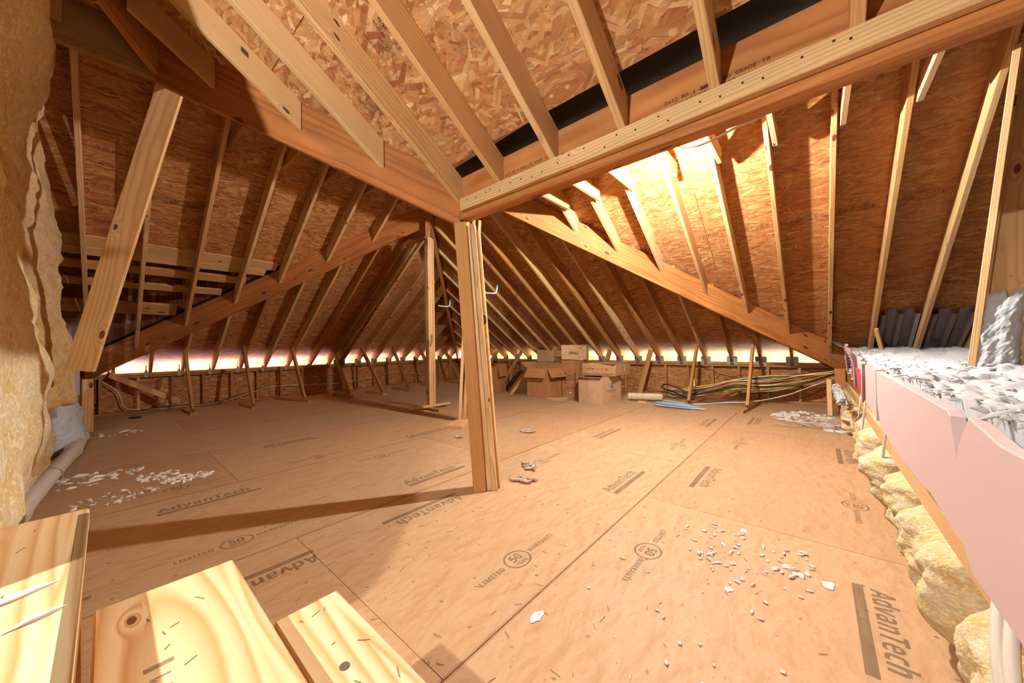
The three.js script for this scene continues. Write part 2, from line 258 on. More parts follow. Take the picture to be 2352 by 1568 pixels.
{ // fascia boards at the outer edge of the eaves
  part('fascia', boxQ(7.6, 7.63, -5, 9, 0.24, 0.62), osbDark, wallRight); part('fascia', box(-5, 7.7, 8.85, 8.88, 0.24, 0.62), osbDark, wallLeft);
  part('wall_outside', boxQ(7.26, 7.3, -5, 8.5, -3.3, 0.0), osbDark, wallRight); part('wall_outside', box(-5, 7.3, 8.5, 8.54, -3.3, 0.0), osbDark, wallLeft);
  part('lower_wall', boxQ(7.24, 7.28, -5, -0.72, -0.3, 0.9), osbDark, wallRight); part('lower_wall', box(-5, -0.56, 8.49, 8.53, -0.3, 1.4), osbDark, wallLeft);
  part('lower_wall', boxQ(7.24, 7.64, -5, -0.72, 0.2, 0.24), osbDark, wallRight); part('lower_wall', box(-5, -0.06, 8.49, 8.9, 0.2, 0.24), osbDark, wallLeft);
  part('lower_wall', box(7.24, 7.64, -0.72, -0.68, 0.2, 1.2), osbDark, wallRight); part('lower_wall', boxQ(-0.1, -0.06, 8.5, 8.9, 0.2, 1.2), osbDark, wallLeft); part('lower_wall', box(-5, -0.1, 8.45, 8.49, 0.2, 0.9), osbDark, wallLeft);
}

// ---------------------------------------------------------------- rafters
const plumb = (name, label, a, b, t, d, mat, group, cat = 'rafter', o) => { const g = thing(name, label, cat, a.clone(), group); part(cat === 'rafter' ? 'rafter_body' : name + '_body', board(a, b, t, d, undefined, o), mat, g); return g; };
const ord = ['first', 'second', 'third', 'fourth', 'fifth', 'sixth', 'seventh', 'eighth', 'ninth', 'tenth', 'eleventh', 'twelfth', 'thirteenth', 'fourteenth', 'fifteenth', 'sixteenth', 'seventeenth', 'eighteenth', 'nineteenth', 'twentieth'];
const steel = std({ color: 0x9a9a97, metalness: 0.35, roughness: 0.5 });
function hangerGeo() { // galvanised skewed rafter seat: two notched flanges with punched holes, and a seat
  const fl = () => { const s = new THREE.Shape(); s.moveTo(-0.03, -0.075); s.lineTo(0.024, -0.075); s.lineTo(0.03, -0.065); s.lineTo(0.03, 0.055); s.lineTo(0.02, 0.07); s.lineTo(-0.02, 0.07); s.lineTo(-0.03, 0.06); s.closePath(); for (const [x, y] of [[-0.012, -0.05], [0.012, -0.055], [0, -0.03], [-0.014, 0.0], [0.012, 0.01], [-0.004, 0.04]]) { const h = new THREE.Path(); h.absellipse(x, y, 0.004, 0.006, 0, 6.283, true); s.holes.push(h); } return new THREE.ExtrudeGeometry(s, { depth: 0.002, bevelEnabled: false, curveSegments: 4 }); };
  const l = fl(); l.translate(-0.05, 0, 0); const r = fl(); r.translate(0.05, 0, 0);
  const seat = new THREE.BoxGeometry(0.05, 0.002, 0.07); seat.translate(0, -0.045, 0.03); const cheeks = [-1, 1].map((s) => { const c = new THREE.BoxGeometry(0.002, 0.09, 0.06); c.translate(s * 0.021, 0, 0.03); return c; });
  return mergeGeometries([l, r, seat.toNonIndexed(), ...cheeks.map((c) => c.toNonIndexed())]);
}
function clipGeo() { // twisted strap tie on the left wall
  const pts = []; for (let i = 0; i <= 12; i++) { const t = i / 12, a = t < 0.45 ? 0 : t > 0.6 ? 1.2 : (t - 0.45) / 0.15 * 1.2; pts.push([t * 0.2 - 0.09, a]); }
  const q = []; for (let i = 0; i < 12; i++) { const e = ([y, a]) => [new THREE.Vector3(-0.019 * Math.cos(a), y, 0.019 * Math.sin(a) + 0.02 * Math.max(0, y)), new THREE.Vector3(0.019 * Math.cos(a), y, -0.019 * Math.sin(a) + 0.02 * Math.max(0, y))]; const A = e(pts[i]), B = e(pts[i + 1]); const uv = [[0, 0], [1, 0], [1, 1], [0, 1]], z = new THREE.Vector3(0, 0, 0.002); q.push([[A[0], A[1], B[1], B[0]], uv]); q.push([[B[0], B[1], A[1], A[0]].map((v) => v.clone().sub(z)), uv]); }
  return build(q);
}
const HG = hangerGeo(), CG = clipGeo();
const TH = 0.038;
// far right slope, from the hip corner to the right: rafters that bear on the far right wall
const frq = [-0.13, 0.28, 0.69, 1.1, 1.51, 1.92, 2.33, 2.75, 3.15, 3.56, 3.97, 4.37, 4.78, 5.19, 5.59, 6.0, 6.4, 6.81, 7.22, 7.63];
frq.forEach((q, i) => {
  const top = q < 3.46 ? 6.8 - q : q - 1.25 + 0.06, a = V(PW + 0.42, q, yA(PW + 0.42)), b = V(top, q, yA(top));
  if (PW - top < 0.05) return;
  const n = frq.length - 1 - i;
  const lab = q < 3.46 ? `${ord[i]} rafter from the right end under the right diagonal beam, down to the wall` : `${ord[n]} rafter from the far corner on the right slope, rising to the hip`;
  const g = plumb('rafter', lab, a, b, TH, RISE, pick(PINE.concat(STUD), rng(300 + i)), 'rafters of the right slope below the diagonal beam', 'rafter', rnd(400 + i));
  const h = HG.clone(); h.rotateY(-Math.PI / 2); const at = V(PW - 0.004, q, 0.675); h.translate(at.x, at.y, at.z); part('rafter_hanger', h, steel, g, 'galvanised steel hanger');
});
// far left slope
const flp = [0.07, 0.48, 0.88, 1.29, 1.7, 2.1, 2.51, 2.94, 3.33, 3.5, 3.6, 3.99, 4.4, 4.8, 5.21, 5.62, 6.03, 6.44, 6.83];
flp.forEach((p, i) => {
  const top = p < 3.4 ? 8.14 - p : p + 1.25 + 0.06, a = V(p, QW + 0.42, yB(QW + 0.42)), b = V(p, top, yB(top));
  if (QW - top < 0.05) return;
  const lab = p < 3.4 ? `${ord[i]} rafter from the left end under the left diagonal beam, down to the wall` : p < 3.8 ? (i === 9 ? 'left one of a doubled pair of rafters running up to the beam junction' : 'right one of a doubled pair of rafters running up to the beam junction') : `${ord[flp.length - 1 - i]} rafter from the far corner on the left slope, rising to the hip`;
  const g = plumb('rafter', lab, a, b, TH, RISE, pick(PINE.concat(STUD), rng(500 + i)), 'rafters of the left slope below the diagonal beam', 'rafter', rnd(600 + i));
  const h = i < 9 ? CG.clone() : HG.clone(), at = V(p - (i < 9 ? 0.05 : 0), QW - 0.004, 0.655 + (i < 9 ? 0 : 0.02)); h.translate(at.x, at.y, at.z); part(i < 9 ? 'strap_tie' : 'rafter_hanger', h, steel, g, i < 9 ? 'twisted steel strap tie' : 'galvanised steel hanger');
});
// upper right: jacks that stop on the right diagonal beam, then rafters that run on down to the insulation
const rq = [2.48, 2.06, 1.61, 1.16, 0.73, 0.29, -0.16, -0.58, -1.0, -1.43, -1.86, -2.3, -2.7];
rq.forEach((q, i) => {
  const foot = i < 7 ? 6.79 - q : PW + 0.4, a = V(2.0, q, yA(2.0)), b = V(foot, q, yA(foot));
  const lab = i < 7 ? `${ord[i]} rafter from the post that ends on the face of the right diagonal beam` : `${ord[i - 7]} rafter right of the diagonal beam, its foot behind the white insulation`;
  plumb('rafter', lab, a, b, TH, RISE, pick(PINE, rng(700 + i)), i < 7 ? 'jack rafters ending on the right diagonal beam' : 'rafters over the white insulation', 'rafter', rnd(800 + i));
});
// ties beside them
[2.4, 1.97, 1.545, 1.08, 0.67, 0.23, -0.215, -0.63, -1.05, -1.48].forEach((q, i) => {
  plumb('collar_tie', `${ord[i]} short level tie from the post, its cut end beside a right slope rafter`, V(1.95, q, 2.75), V(3.95, q, 2.75), TH, 0.14, pick(PINE, rng(900 + i)), 'level ties behind the right beam', 'tie', rnd(950 + i));
});
// upper left
const lp = [2.79, 2.29, 1.78, 1.31, 0.8, 0.3, -0.17];
lp.forEach((p, i) => {
  const foot = 8.13 - p, a = V(p, 3.25, yB(3.25)), b = V(p, foot, yB(foot));
  plumb('rafter', `${ord[i]} rafter from the post that ends on the face of the left diagonal beam`, a, b, TH, RISE, pick(PINE, rng(1000 + i)), 'jack rafters ending on the left diagonal beam', 'rafter', rnd(1100 + i));
});
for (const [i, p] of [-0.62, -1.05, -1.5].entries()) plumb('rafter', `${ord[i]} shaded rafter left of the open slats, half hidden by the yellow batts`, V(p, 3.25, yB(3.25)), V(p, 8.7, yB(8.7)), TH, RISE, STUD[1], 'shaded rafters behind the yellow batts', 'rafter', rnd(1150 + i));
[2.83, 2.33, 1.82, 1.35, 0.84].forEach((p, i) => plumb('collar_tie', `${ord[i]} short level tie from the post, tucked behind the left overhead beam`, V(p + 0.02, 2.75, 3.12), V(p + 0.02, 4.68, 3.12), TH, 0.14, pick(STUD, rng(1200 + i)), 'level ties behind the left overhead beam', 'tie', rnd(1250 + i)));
// slats that close the lower left slope
[[6.2, 6.34, 'top wide'], [6.345, 6.46, 'second wide'], [6.55, 6.66, 'upper narrow'], [6.81, 6.91, 'middle narrow'], [7.17, 7.37, 'lowest wide']].forEach(([q0, q1, w], i) => {
  const g = thing('roof_slat', `${w} pine slat nailed across the lower left rafters`, 'slat', V(-0.4, q0, yB(q0)), 'slats on the lower left slope');
  const a = V(-1.6, q1, yB(q1) + RISE + 0.002), b = V(8.06 - q1, q1, yB(q1) + RISE + 0.002), up = V(0, -(q1 - q0), M * (q1 - q0)).normalize();
  part('slat_body', board(a, b, 0.038, Math.hypot(q1 - q0, M * (q1 - q0)), up, rnd(1300 + i)), pick(PINE, rng(1310 + i)), g);
});
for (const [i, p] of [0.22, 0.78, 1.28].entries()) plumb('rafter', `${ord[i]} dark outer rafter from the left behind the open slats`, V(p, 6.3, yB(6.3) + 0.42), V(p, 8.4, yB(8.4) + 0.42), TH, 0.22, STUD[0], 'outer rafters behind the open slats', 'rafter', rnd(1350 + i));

// diagonal beams, hip, block
{
  const k = 6.78, by = (p) => 5.19 - M * p; plumb('diagonal_beam', 'long orange diagonal beam on the right falling from the post to the pink foam', V(3.3, k - 3.3, by(3.3)), V(7.13, k - 7.13, by(7.13)), 0.045, 0.36, FIR[0], undefined, 'beam', { ...rnd(1401), tile: [2.4, 0.36] });
  const k2 = 8.12, b2 = (p) => 0.705 + M * p; plumb('diagonal_beam', 'long orange diagonal beam on the left falling from the post to the yellow batts', V(3.32, k2 - 3.32, b2(3.32)), V(-0.2, k2 + 0.2, b2(-0.2)), 0.045, 0.36, FIR[1], undefined, 'beam', { ...rnd(1402), tile: [2.4, 0.36] });
  plumb('hip_rafter', 'thin dark orange hip rafter falling to the far corner behind the posts', V(3.45, 4.7, 5.22 - M * 3.45), V(7.2, 8.45, 5.22 - M * 7.2), 0.04, 0.36, FIR[0], undefined, 'rafter', { ...rnd(1403), tile: [2.4, 0.36] });
  const g = thing('junction_block', 'orange beam block with a clipped corner where the diagonal beams meet', 'block', V(3.3, 4.6, 2.74));
  const s = new THREE.Shape(); s.moveTo(0.05, 0); s.lineTo(1.2, 0); s.lineTo(1.2, 0.62); s.lineTo(0, 0.62); s.lineTo(0, 0.035); s.closePath();
  const e = new THREE.ExtrudeGeometry(s, { depth: 0.09, bevelEnabled: true, bevelSize: 0.002, bevelThickness: 0.002, bevelSegments: 1 }); e.rotateY(Math.PI / 2); const at = V(3.3, 4.62, 2.73); e.translate(at.x, at.y, at.z);
  part('block_body', e, FIR[1], g);
}
// ---------------------------------------------------------------- the low overhead roof
const PB = 1.68;
{
  const g = thing('ridge_beam', 'big level orange beam running overhead from the post to the upper right', 'beam', V(PB, 1.92, 1.9));
  part('beam_ply', boxQ(PB, PB + 0.044, -2.6, 1.95, 1.905, 2.205, { ...rnd(1501), tile: [2.4, 0.36] }), FIR[0], g); part('beam_ply', boxQ(PB + 0.046, PB + 0.09, -2.6, 1.93, 1.91, 2.2, { ...rnd(1502), tile: [2.4, 0.36] }), FIR[1], g);
  part('ledger_strip', boxQ(PB - 0.039, PB - 0.001, -2.6, 1.885, 1.948, 2.037, rnd(1503)), PINE[2], g, 'pale nailed strip under the rafter ends');
  const nail = std({ color: 0x1c1612, roughness: 0.6, metalness: 0.4 }), r = rng(1504), dots = [];
  for (let i = 0; i < 24; i++) { const s = new THREE.CylinderGeometry(0.0042, 0.0042, 0.002, 8); s.rotateZ(Math.PI / 2); const at = V(PB - 0.0398, 1.85 - i * 0.085 - 0.06 * r(), 1.975 + 0.04 * r()); s.translate(at.x, at.y, at.z); dots.push(s); }
  part('nail_heads', mergeGeometries(dots), nail, g);
  const txt = stamp(1024, 128, (c, w, h) => { c.globalAlpha = 0.75; c.font = 'bold 50px monospace'; c.fillText('MILLED GRADE 18', 420, 52); c.fillText('2x12 RD 4-84', 60, 52); c.fillText('UTILITY SR 28 187', 120, 108); });
  for (const [q, w] of [[0.28, 0.5], [1.3, 0.42]]) part('grade_stamp', decal(V(PB - 0.0006, q, 2.068), new THREE.Vector3(0, 0, 1), new THREE.Vector3(0, 1, 0), w, 0.055), txt, g, 'faded grey grade stamp');
}
{ // sloped beam on the left, the hip and the grey header where they meet
  const y0 = 1.885, s = 0.668, k = 3.6 + 0.03, bot = (p) => y0 + s * (1.65 - p);
  plumb('overhead_beam', 'big sloping orange beam overhead rising from the post to the upper left', V(1.69, k - 1.69, bot(1.69)), V(0.235, k - 0.235, bot(0.235)), 0.045, 0.345, FIR[1], undefined, 'beam', { ...rnd(1511), tile: [2.4, 0.36] });
  plumb('hip_rafter', 'red orange hip rafter overhead falling from the top edge to the left beam end', V(0.245, 3.41, 2.87), V(-1.7, 1.465, 2.87 + M * 1.945), 0.045, 0.29, FIR[0], undefined, 'rafter', { ...rnd(1512), tile: [2.4, 0.36] });
  plumb('header_board', 'grey brown level header board at the upper left behind the red hip rafter', V(0.24, 3.42, 2.865), V(-3.2, 3.42, 2.865), 0.045, 0.3, GREYWOOD, undefined, 'board', rnd(1513));
  const g2 = thing('cripple_stud', 'short stud hanging in front of the grey header at the upper left', 'stud', V(-0.3, 3.37, 3.0)); part('stud_body', post(-0.225, -0.175, 3.355, 3.393, 2.975, 3.7, rnd(1514)), PINE[3], g2);
  const g3 = thing('nailed_block', 'pale nailed block left of the short hanging stud by the yellow batts', 'block', V(-0.45, 3.37, 3.0)); part('block_body', box(-0.62, -0.23, 3.35, 3.39, 3.02, 3.3, rnd(1515)), PINE[1], g3);
  const g4 = thing('nailed_block', 'pale block under the grey header beside the yellow batts', 'block', V(-0.4, 3.5, 2.75)); part('block_body', box(-0.7, -0.205, 3.46, 3.5, 2.735, 2.86, rnd(1516)), PINE[1], g4);
  const st = thing('roof_strut', 'broad smooth diagonal strut from the left beam down behind the yellow batts', 'strut', V(-0.2, 3.8, 1.0));
  part('strut_body', board(V(-0.18, 3.835, 0.88), V(0.235, 3.42, 2.86), 0.04, 0.135, new THREE.Vector3(0.93, -0.2, 0.28).normalize(), rnd(1517)), PINE[4], st);
}
{ const g = thing('cable', 'white cable running right from the bare bulb behind the ridge beam', 'cable', V(3.1, 0.6, 2.6)); part('cable_body', closedTube([V(3.24, 0.99, 2.73), V(3.2, 0.9, 2.7), V(3.15, 0.78, 2.6), V(3.1, 0.6, 2.565), V(3.1, 0.42, 2.6), V(3.1, 0.23, 2.62), V(3.08, 0.05, 2.72), V(3.05, -0.2, 2.745)], 0.009, 60, 7), std({ color: 0xece6da, roughness: 0.45 }), g); }
// overhead rafters: the ends on the ridge beam, then the ends on the sloping beam
const oTips = [[PB, 1.94], [PB, 1.535], [PB, 1.115], [PB, 0.71], [PB, 0.31], [PB, -0.113], [PB, -0.52], [PB, -0.93], [PB, -1.33], [1.29, 2.33], [0.893, 2.73], [0.49, 3.13]];
const oWhere = ['overhead rafter with a waney pale edge ending exactly at the beam corner', 'overhead rafter with two dark knots right of the corner rafter', 'overhead rafter with a long oval knot, second right of the corner rafter', 'overhead rafter with an arrow shaped grain, third right of the corner rafter', 'overhead rafter ending on the ridge beam above the bare bulb', 'short stub of an overhead rafter at the upper right of the ridge beam', 'overhead rafter beyond the frame to the right', 'overhead rafter far beyond the frame to the right', 'overhead rafter at the end of the ridge beam', 'overhead rafter left of the corner rafter, ending on the sloping beam', 'overhead rafter with grey stamped marks, second left of the corner rafter', 'overhead rafter beside the red hip rafter, leftmost of the pale ones'];
const greyStamp = stamp(256, 128, (c, w, h) => { c.globalAlpha = 0.8; c.fillRect(20, 20, 216, 88); c.globalCompositeOperation = 'destination-out'; c.font = 'bold 60px monospace'; c.globalAlpha = 0.5; for (let i = 0; i < 7; i++) c.fillRect(30 + i * 30, 24, 3, 80); }, '#4a463e');
oTips.forEach(([p, q], i) => {
  const top = Math.max(-1.9, q - 3.15 + 0.1), y = yO(p), g = thing('overhead_rafter', oWhere[i], 'rafter', V(p, q, y), 'rafters of the low roof overhead');
  if (top > p - 0.2) return;
  part('rafter_body', board(V(p, q - 0.019, y), V(i > 8 ? top : -1.9, q - 0.019, yO(i > 8 ? top : -1.9)), TH, 0.195, undefined, rnd(1600 + i * 3)), PINE[[4, 1, 2, 0, 0, 3, 1, 2, 0, 2, 0, 1][i]], g);
  if (i === 10) for (const s of [0.32, 0.72]) part('grade_stamp', decal(V(p - s, q - 0.0385, yO(p - s) + 0.13), V(1, 0, -M).normalize(), new THREE.Vector3(0, 1, 0), 0.055, 0.05), greyStamp, g, 'grey ink stamp');
});
{
  const O = [[1.585, -2.7], [1.585, 1.98], [1.62, 2.05], [0.28, 3.39], [-1.85, 1.26], [-1.85, -2.7]];
  const low = struct('ceiling', 'low overhead roof of coarse strand board'), f = (c) => 3.314 - M * c[0], cuts = [-1.9, -0.35, 0.72, 1.75], r = rng(1700);
  for (let i = 0; i < 3; i++) for (let kq = -3; kq < 4; kq++) {
    const s0 = (i & 1 ? 0.9 : -0.32) + 2.44 * kq - 1, s1 = s0 + 2.44; let poly = O; for (const h of [(c) => c[0] - cuts[i] - 0.002, (c) => cuts[i + 1] - 0.002 - c[0], (c) => c[1] - s0 - 0.002, (c) => s1 - 0.002 - c[1]]) poly = clip(poly, h);
    if (poly.length > 2) { const ge = slab(poly, f, 0.0125, (c) => [c[1] / 2.44 + 0.3 * i, c[0] / 1.04]); if (ge) part('sheathing_panel', ge, osbOver, low); }
  }
  part('roof_underlay', slab([[1.6, -2.7], [1.6, 1.96], [0.25, 3.45], [-1.85, 1.3], [-1.85, -2.7]], (c) => f(c) + 0.02, 0.01, (c) => c), dark, low);
  part('roofing_felt', slab([[1.5, -2.7], [1.5, 2.1], [1.95, 2.1], [1.95, -2.7]], (c) => 2.222 + 0.0 * c[0] + (c[0] < 1.6 ? 0.12 : 0), 0.01, (c) => c), std({ color: 0x08080a, roughness: 0.55 }), low, 'black felt closing the gap along the ridge beam');
  part('roof_underlay', slab([[-1.8, 1.25], [0.25, 3.4], [-3.2, 3.4], [-3.2, 1.25]], (c) => 3.25 + M * (3.42 - c[1]), 0.02, (c) => c), osbDark, low);
  const ink = stamp(512, 512, (c, w, h) => {
    const r2 = rng(9); c.globalAlpha = 0.85;
    for (const y of [14, 232, 244, 258, 430, 444]) c.fillRect(20 + 40 * r2(), y, 470 - 60 * r2(), y === 14 ? 7 : 4);
    c.font = 'bold 25px sans-serif'; ['CAUTION: KEEP ROOF', 'DRY. VENTILATE', 'INSTALL ALL PANELS', 'SPACE 1/8 IN AT', 'EDGES AND AT ENDS', 'THIS SIDE DOWN'].forEach((t, i) => { for (const ch of [t]) c.fillText(ch, 26 + 18 * r2(), 52 + i * 33); });
    c.font = 'bold 58px sans-serif'; c.fillText('24/16', 280, 350); c.font = 'bold 24px sans-serif'; ['RATED SHEATHING', 'EXPOSURE 1', '7/16 INCH', 'PRP-108'].forEach((t, i) => c.fillText(t, 26, 296 + i * 34)); c.font = '20px sans-serif'; c.fillText('SIZED FOR SPACING', 26, 478);
  }, '#1c120a');
  const along = V(-1, 0, M).normalize(), across = new THREE.Vector3(0, 0, 1), dec = (p, q, w, h) => part('grade_stamp', decal(V(p, q, f([p, q]) - 0.0008), along, across.clone().negate(), w, h, 0.0005), ink, low, 'black printed panel stamp');
  dec(0.88, 1.3, 0.2, 0.24); dec(0.98, 1.72, 0.2, 0.24); dec(1.1, 2.12, 0.18, 0.2);
}

// ---------------------------------------------------------------- lamps
const glow = std({ color: 0xffffff, emissive: 0xfff0dc, emissiveIntensity: 14, roughness: 0.4 }), white = std({ color: 0xe9e7e2, roughness: 0.5 });
function bulbLamp(name, label, c, power, colour, mount) {
  const g = thing(name, label, 'light bulb', c.clone());
  const prof = [[0.001, -0.036], [0.016, -0.033], [0.028, -0.02], [0.0315, -0.003], [0.029, 0.014], [0.02, 0.034], [0.0145, 0.048]].map((a) => new THREE.Vector2(a[0], a[1]));
  const b = new THREE.LatheGeometry(prof, 20); b.translate(c.x, c.y, c.z); part('bulb_glass', b, glow, g);
  const s = new THREE.LatheGeometry([[0.015, 0.046], [0.02, 0.05], [0.021, 0.075], [0.055, 0.085], [0.058, 0.1], [0.001, 0.1]].map((a) => new THREE.Vector2(a[0], a[1])), 20); s.translate(c.x, c.y, c.z); part('lamp_holder', s, white, g);
  const st = new THREE.CylinderGeometry(0.012, 0.012, mount, 12); st.translate(c.x, c.y + 0.1 + mount / 2, c.z); part('stem', st, white, g);
  const bx = new THREE.CylinderGeometry(0.05, 0.05, 0.04, 8); bx.translate(c.x, c.y + 0.12 + mount, c.z); part('junction_box', bx, std({ color: 0x2f4a7a, roughness: 0.5 }), g);
  if (c.y > 2) part('backing_board', boxQ(c.x - 0.045, c.x + 0.045, -c.z - 0.05, -c.z + 0.09, c.y + 0.1385, c.y + 0.15, rnd(77)), STUD[0], g);
  const l = new THREE.PointLight(colour, power, 0, 2); l.position.copy(c); l.castShadow = true; l.shadow.radius = 1.2; l.shadow.mapSize.set(1024, 1024); scene.add(l);
  return g;
}
bulbLamp('light_bulb', 'bare glowing bulb under a tie below the ridge beam', BULB, BULB_POWER, 0xfff8f0, 0.004);
bulbLamp('light_bulb', 'bare bulb behind the camera on the left, outside the frame', LAMP, LAMP_POWER, 0xfff8f0, 0.06);
// ---------------------------------------------------------------- posts and braces
{
  const g = thing('timber_post', 'leaning post of nailed boards in the middle of the floor under the beam corner', 'post', V(1.7, 1.66, 0));
  const lean = (p0, q0, p1, q1, y1, t, d, up, m, s) => part('post_board', board(V(p0, q0, 0), V(p1, q1, y1), t, d, up, rnd(s)), m, g);
  const f = V(-0.75, -0.66, 0).normalize(); // towards the camera
  const sd = V(0.66, -0.75, 0).normalize(), at = (a, d, y) => { const k = y / 1.9, b = V(1.70, 1.72, 0).lerp(V(1.705, 1.915, 0), k); return b.addScaledVector(sd, a).addScaledVector(f, d).setY(y); };
  const brd = (a0, a1, w, d0, dep, y1, m, s) => part('post_board', board(at(a0, d0 - dep, 0.0), at(a1, d0 - dep, y1), w, dep, f, rnd(s)), m, g);
  brd(-0.045, -0.028, 0.089, 0.02, 0.038, 1.885, STUD[2], 2001);
  brd(0.019, 0.02, 0.036, 0.0, 0.089, 1.86, PLANK[0], 2002);
  brd(0.0565, 0.06, 0.036, 0.004, 0.089, 1.88, PINE[2], 2003);
  brd(0.078, 0.09, 0.03, -0.03, 0.089, 1.83, PINE[0], 2004);
}
{
  const g = thing('timber_post', 'straight square post of pale studs on wooden pads, left of the leaning post', 'post', V(3.44, 4.72, 0));
  part('foot_block', boxQ(3.3, 3.4, 4.35, 5.0, 0, 0.038, rnd(2011)), STUD[1], g); part('foot_block', box(3.05, 3.75, 4.62, 4.72, 0.039, 0.075, rnd(2012)), PINE[0], g, 'pale top pad');
  for (const [i, a] of [0, 1].entries()) part('stud', post(3.34 + a * 0.04, 3.378 + a * 0.04, 4.625, 4.714, 0.076, 2.75, rnd(2013 + i)), PINE[i * 2], g);
  part('stud', post(3.42, 3.458, 4.62, 4.709, 0.076, 2.73, rnd(2016)), PINE[3], g);
}
{
  const g = thing('timber_post', 'rear post of paired studs just behind the leaning post', 'post', V(3.2, 3.5, 0));
  for (const [i, a] of [0, 1, 2].entries()) part('stud', board(V(3.1 + a * 0.04, 3.62 - a * 0.045, 0), V(3.2 + a * 0.05, 3.5 - a * 0.055, 2.72 - 0.03 * a), 0.038, 0.089, V(-0.7, -0.7, 0).normalize(), rnd(2021 + i)), PINE[i], g);
}
{ const g = thing('wood_block', 'flat pale offcut lying on the floor beside the posts', 'wood block', V(2.95, 3.4, 0)); part('block_body', board(V(2.72, 3.3, 0), V(3.1, 3.52, 0), 0.2, 0.038, undefined, rnd(2031)), PINE[1], g); }
const hookM = std({ color: 0xdfe4ea, roughness: 0.35 }), hookTip = std({ color: 0x3f8fc4, roughness: 0.5 });
for (const [p, q, y, lab, s] of [[3.2, 3.25, 1.69, 'white coated storage hook sticking out right of the rear post', 1], [3.52, 4.6, 1.66, 'white coated storage hook right of the straight post', 1]]) {
  const g = thing('storage_hook', lab, 'hook', V(p, q, y)), d = V(0.72, -0.69, 0).normalize(), a = V(p, q, y);
  part('hook_bar', closedTube([a.clone(), a.clone().addScaledVector(d, 0.1).add(V(0, 0, -0.012)), a.clone().addScaledVector(d, 0.165).add(V(0, 0, -0.008)), a.clone().addScaledVector(d, 0.18).add(V(0, 0, 0.03)), a.clone().addScaledVector(d, 0.185).add(V(0, 0, 0.07))], 0.009, 30), hookM, g);
  part('hook_tip', closedTube([a.clone().addScaledVector(d, 0.185).add(V(0, 0, 0.066)), a.clone().addScaledVector(d, 0.186).add(V(0, 0, 0.09))], 0.0098, 4), hookTip, g, 'blue end cap');
}
// kicker braces along the two far walls: a slanted stud on a flat foot block
function brace(label, top, foot, away, s, padTo, group) {
  const g = thing('wall_brace', label, 'brace', V(foot[0], foot[1], 0), group), a = V(foot[0], foot[1], 0.039), b = V(top[0], top[1], top[2]);
  part('strut', board(a, b, TH, 0.089, new THREE.Vector3(0, 1, 0).addScaledVector(b.clone().sub(a).normalize(), -b.clone().sub(a).normalize().y).normalize(), rnd(s)), STUD[s % 6], g);
  part('foot_block', board(V(padTo[0], padTo[1], 0), V(padTo[2], padTo[3], 0), 0.089, 0.038, undefined, rnd(s + 50)), STUD[(s + 2) % 6], g);
}
const lb = [[0.85, 7.92, 0.96, 0.88, 7.43], [1.61, 7.8, 1.04, 1.63, 7.27], [2.4, 7.88, 0.99, 2.45, 7.37], [3.23, 7.95, 0.94, 3.21, 7.19], [3.81, 7.89, 0.98, 3.83, 6.98], [4.61, 7.91, 0.97, 4.54, 7.1], [5.35, 7.9, 0.98, 5.39, 7.13], [6.09, 7.87, 0.99, 6.3, 7.3]];
const lbl = ['nearest slanted brace on the left far wall, right of the fallen diagonal board', 'second slanted brace from the left along the left far wall', 'third slanted brace from the left along the left far wall', 'fourth slanted brace from the left, beside the doubled rafters', 'fifth slanted brace from the left along the left far wall', 'sixth slanted brace from the left, just left of the straight post', 'slanted brace seen close right of the straight post', 'farthest left wall brace, near the corner behind the leaning post'];
lb.forEach((b, i) => brace(lbl[i], b.slice(0, 3), b.slice(3), 0, 2100 + i, i === 2 ? [2.25, 8.25, 2.5, 7.2] : [b[3] - 0.02, b[4] + 0.62, b[3] + 0.01, b[4] - 0.1], 'wall braces along the left far wall'));
const rb = [[6.66, 0.73, 0.97, 6.06, 0.75], [6.73, 1.55, 0.92, 6.02, 1.52], [6.82, 2.34, 0.86, 6.6, 2.5], [6.81, 3.17, 0.87, 6.5, 3.3], [6.88, 5.58, 0.83, 6.55, 5.95], [6.88, 6.43, 0.83, 6.5, 6.75]];
const rbl = ['right wall brace in front of the hanging cable bundle', 'right wall brace behind the folded blue umbrella', 'right wall brace beside the logo box, left of the paper roll', 'right wall brace half hidden behind the flat box on the stack', 'right wall brace behind the leaning boards', 'right wall brace behind the partly hidden far box'];
rb.forEach((b, i) => brace(rbl[i], b.slice(0, 3), b.slice(3), 0, 2130 + i, [b[3] + 0.75, b[4] - 0.03, b[3] - 0.32, b[4] + 0.06], 'wall braces along the right far wall'));
{ const g = thing('diagonal_board', 'pale board nailed diagonally across the left end of the left far wall', 'board', V(0.6, 8.3, 0.3)); part('board_body', board(V(0.02, 8.33, 0.6), V(0.8, 8.1, 0.1), 0.038, 0.09, new THREE.Vector3(0.3, 0.9, 0.1).normalize(), rnd(2150)), PINE[1], g); }

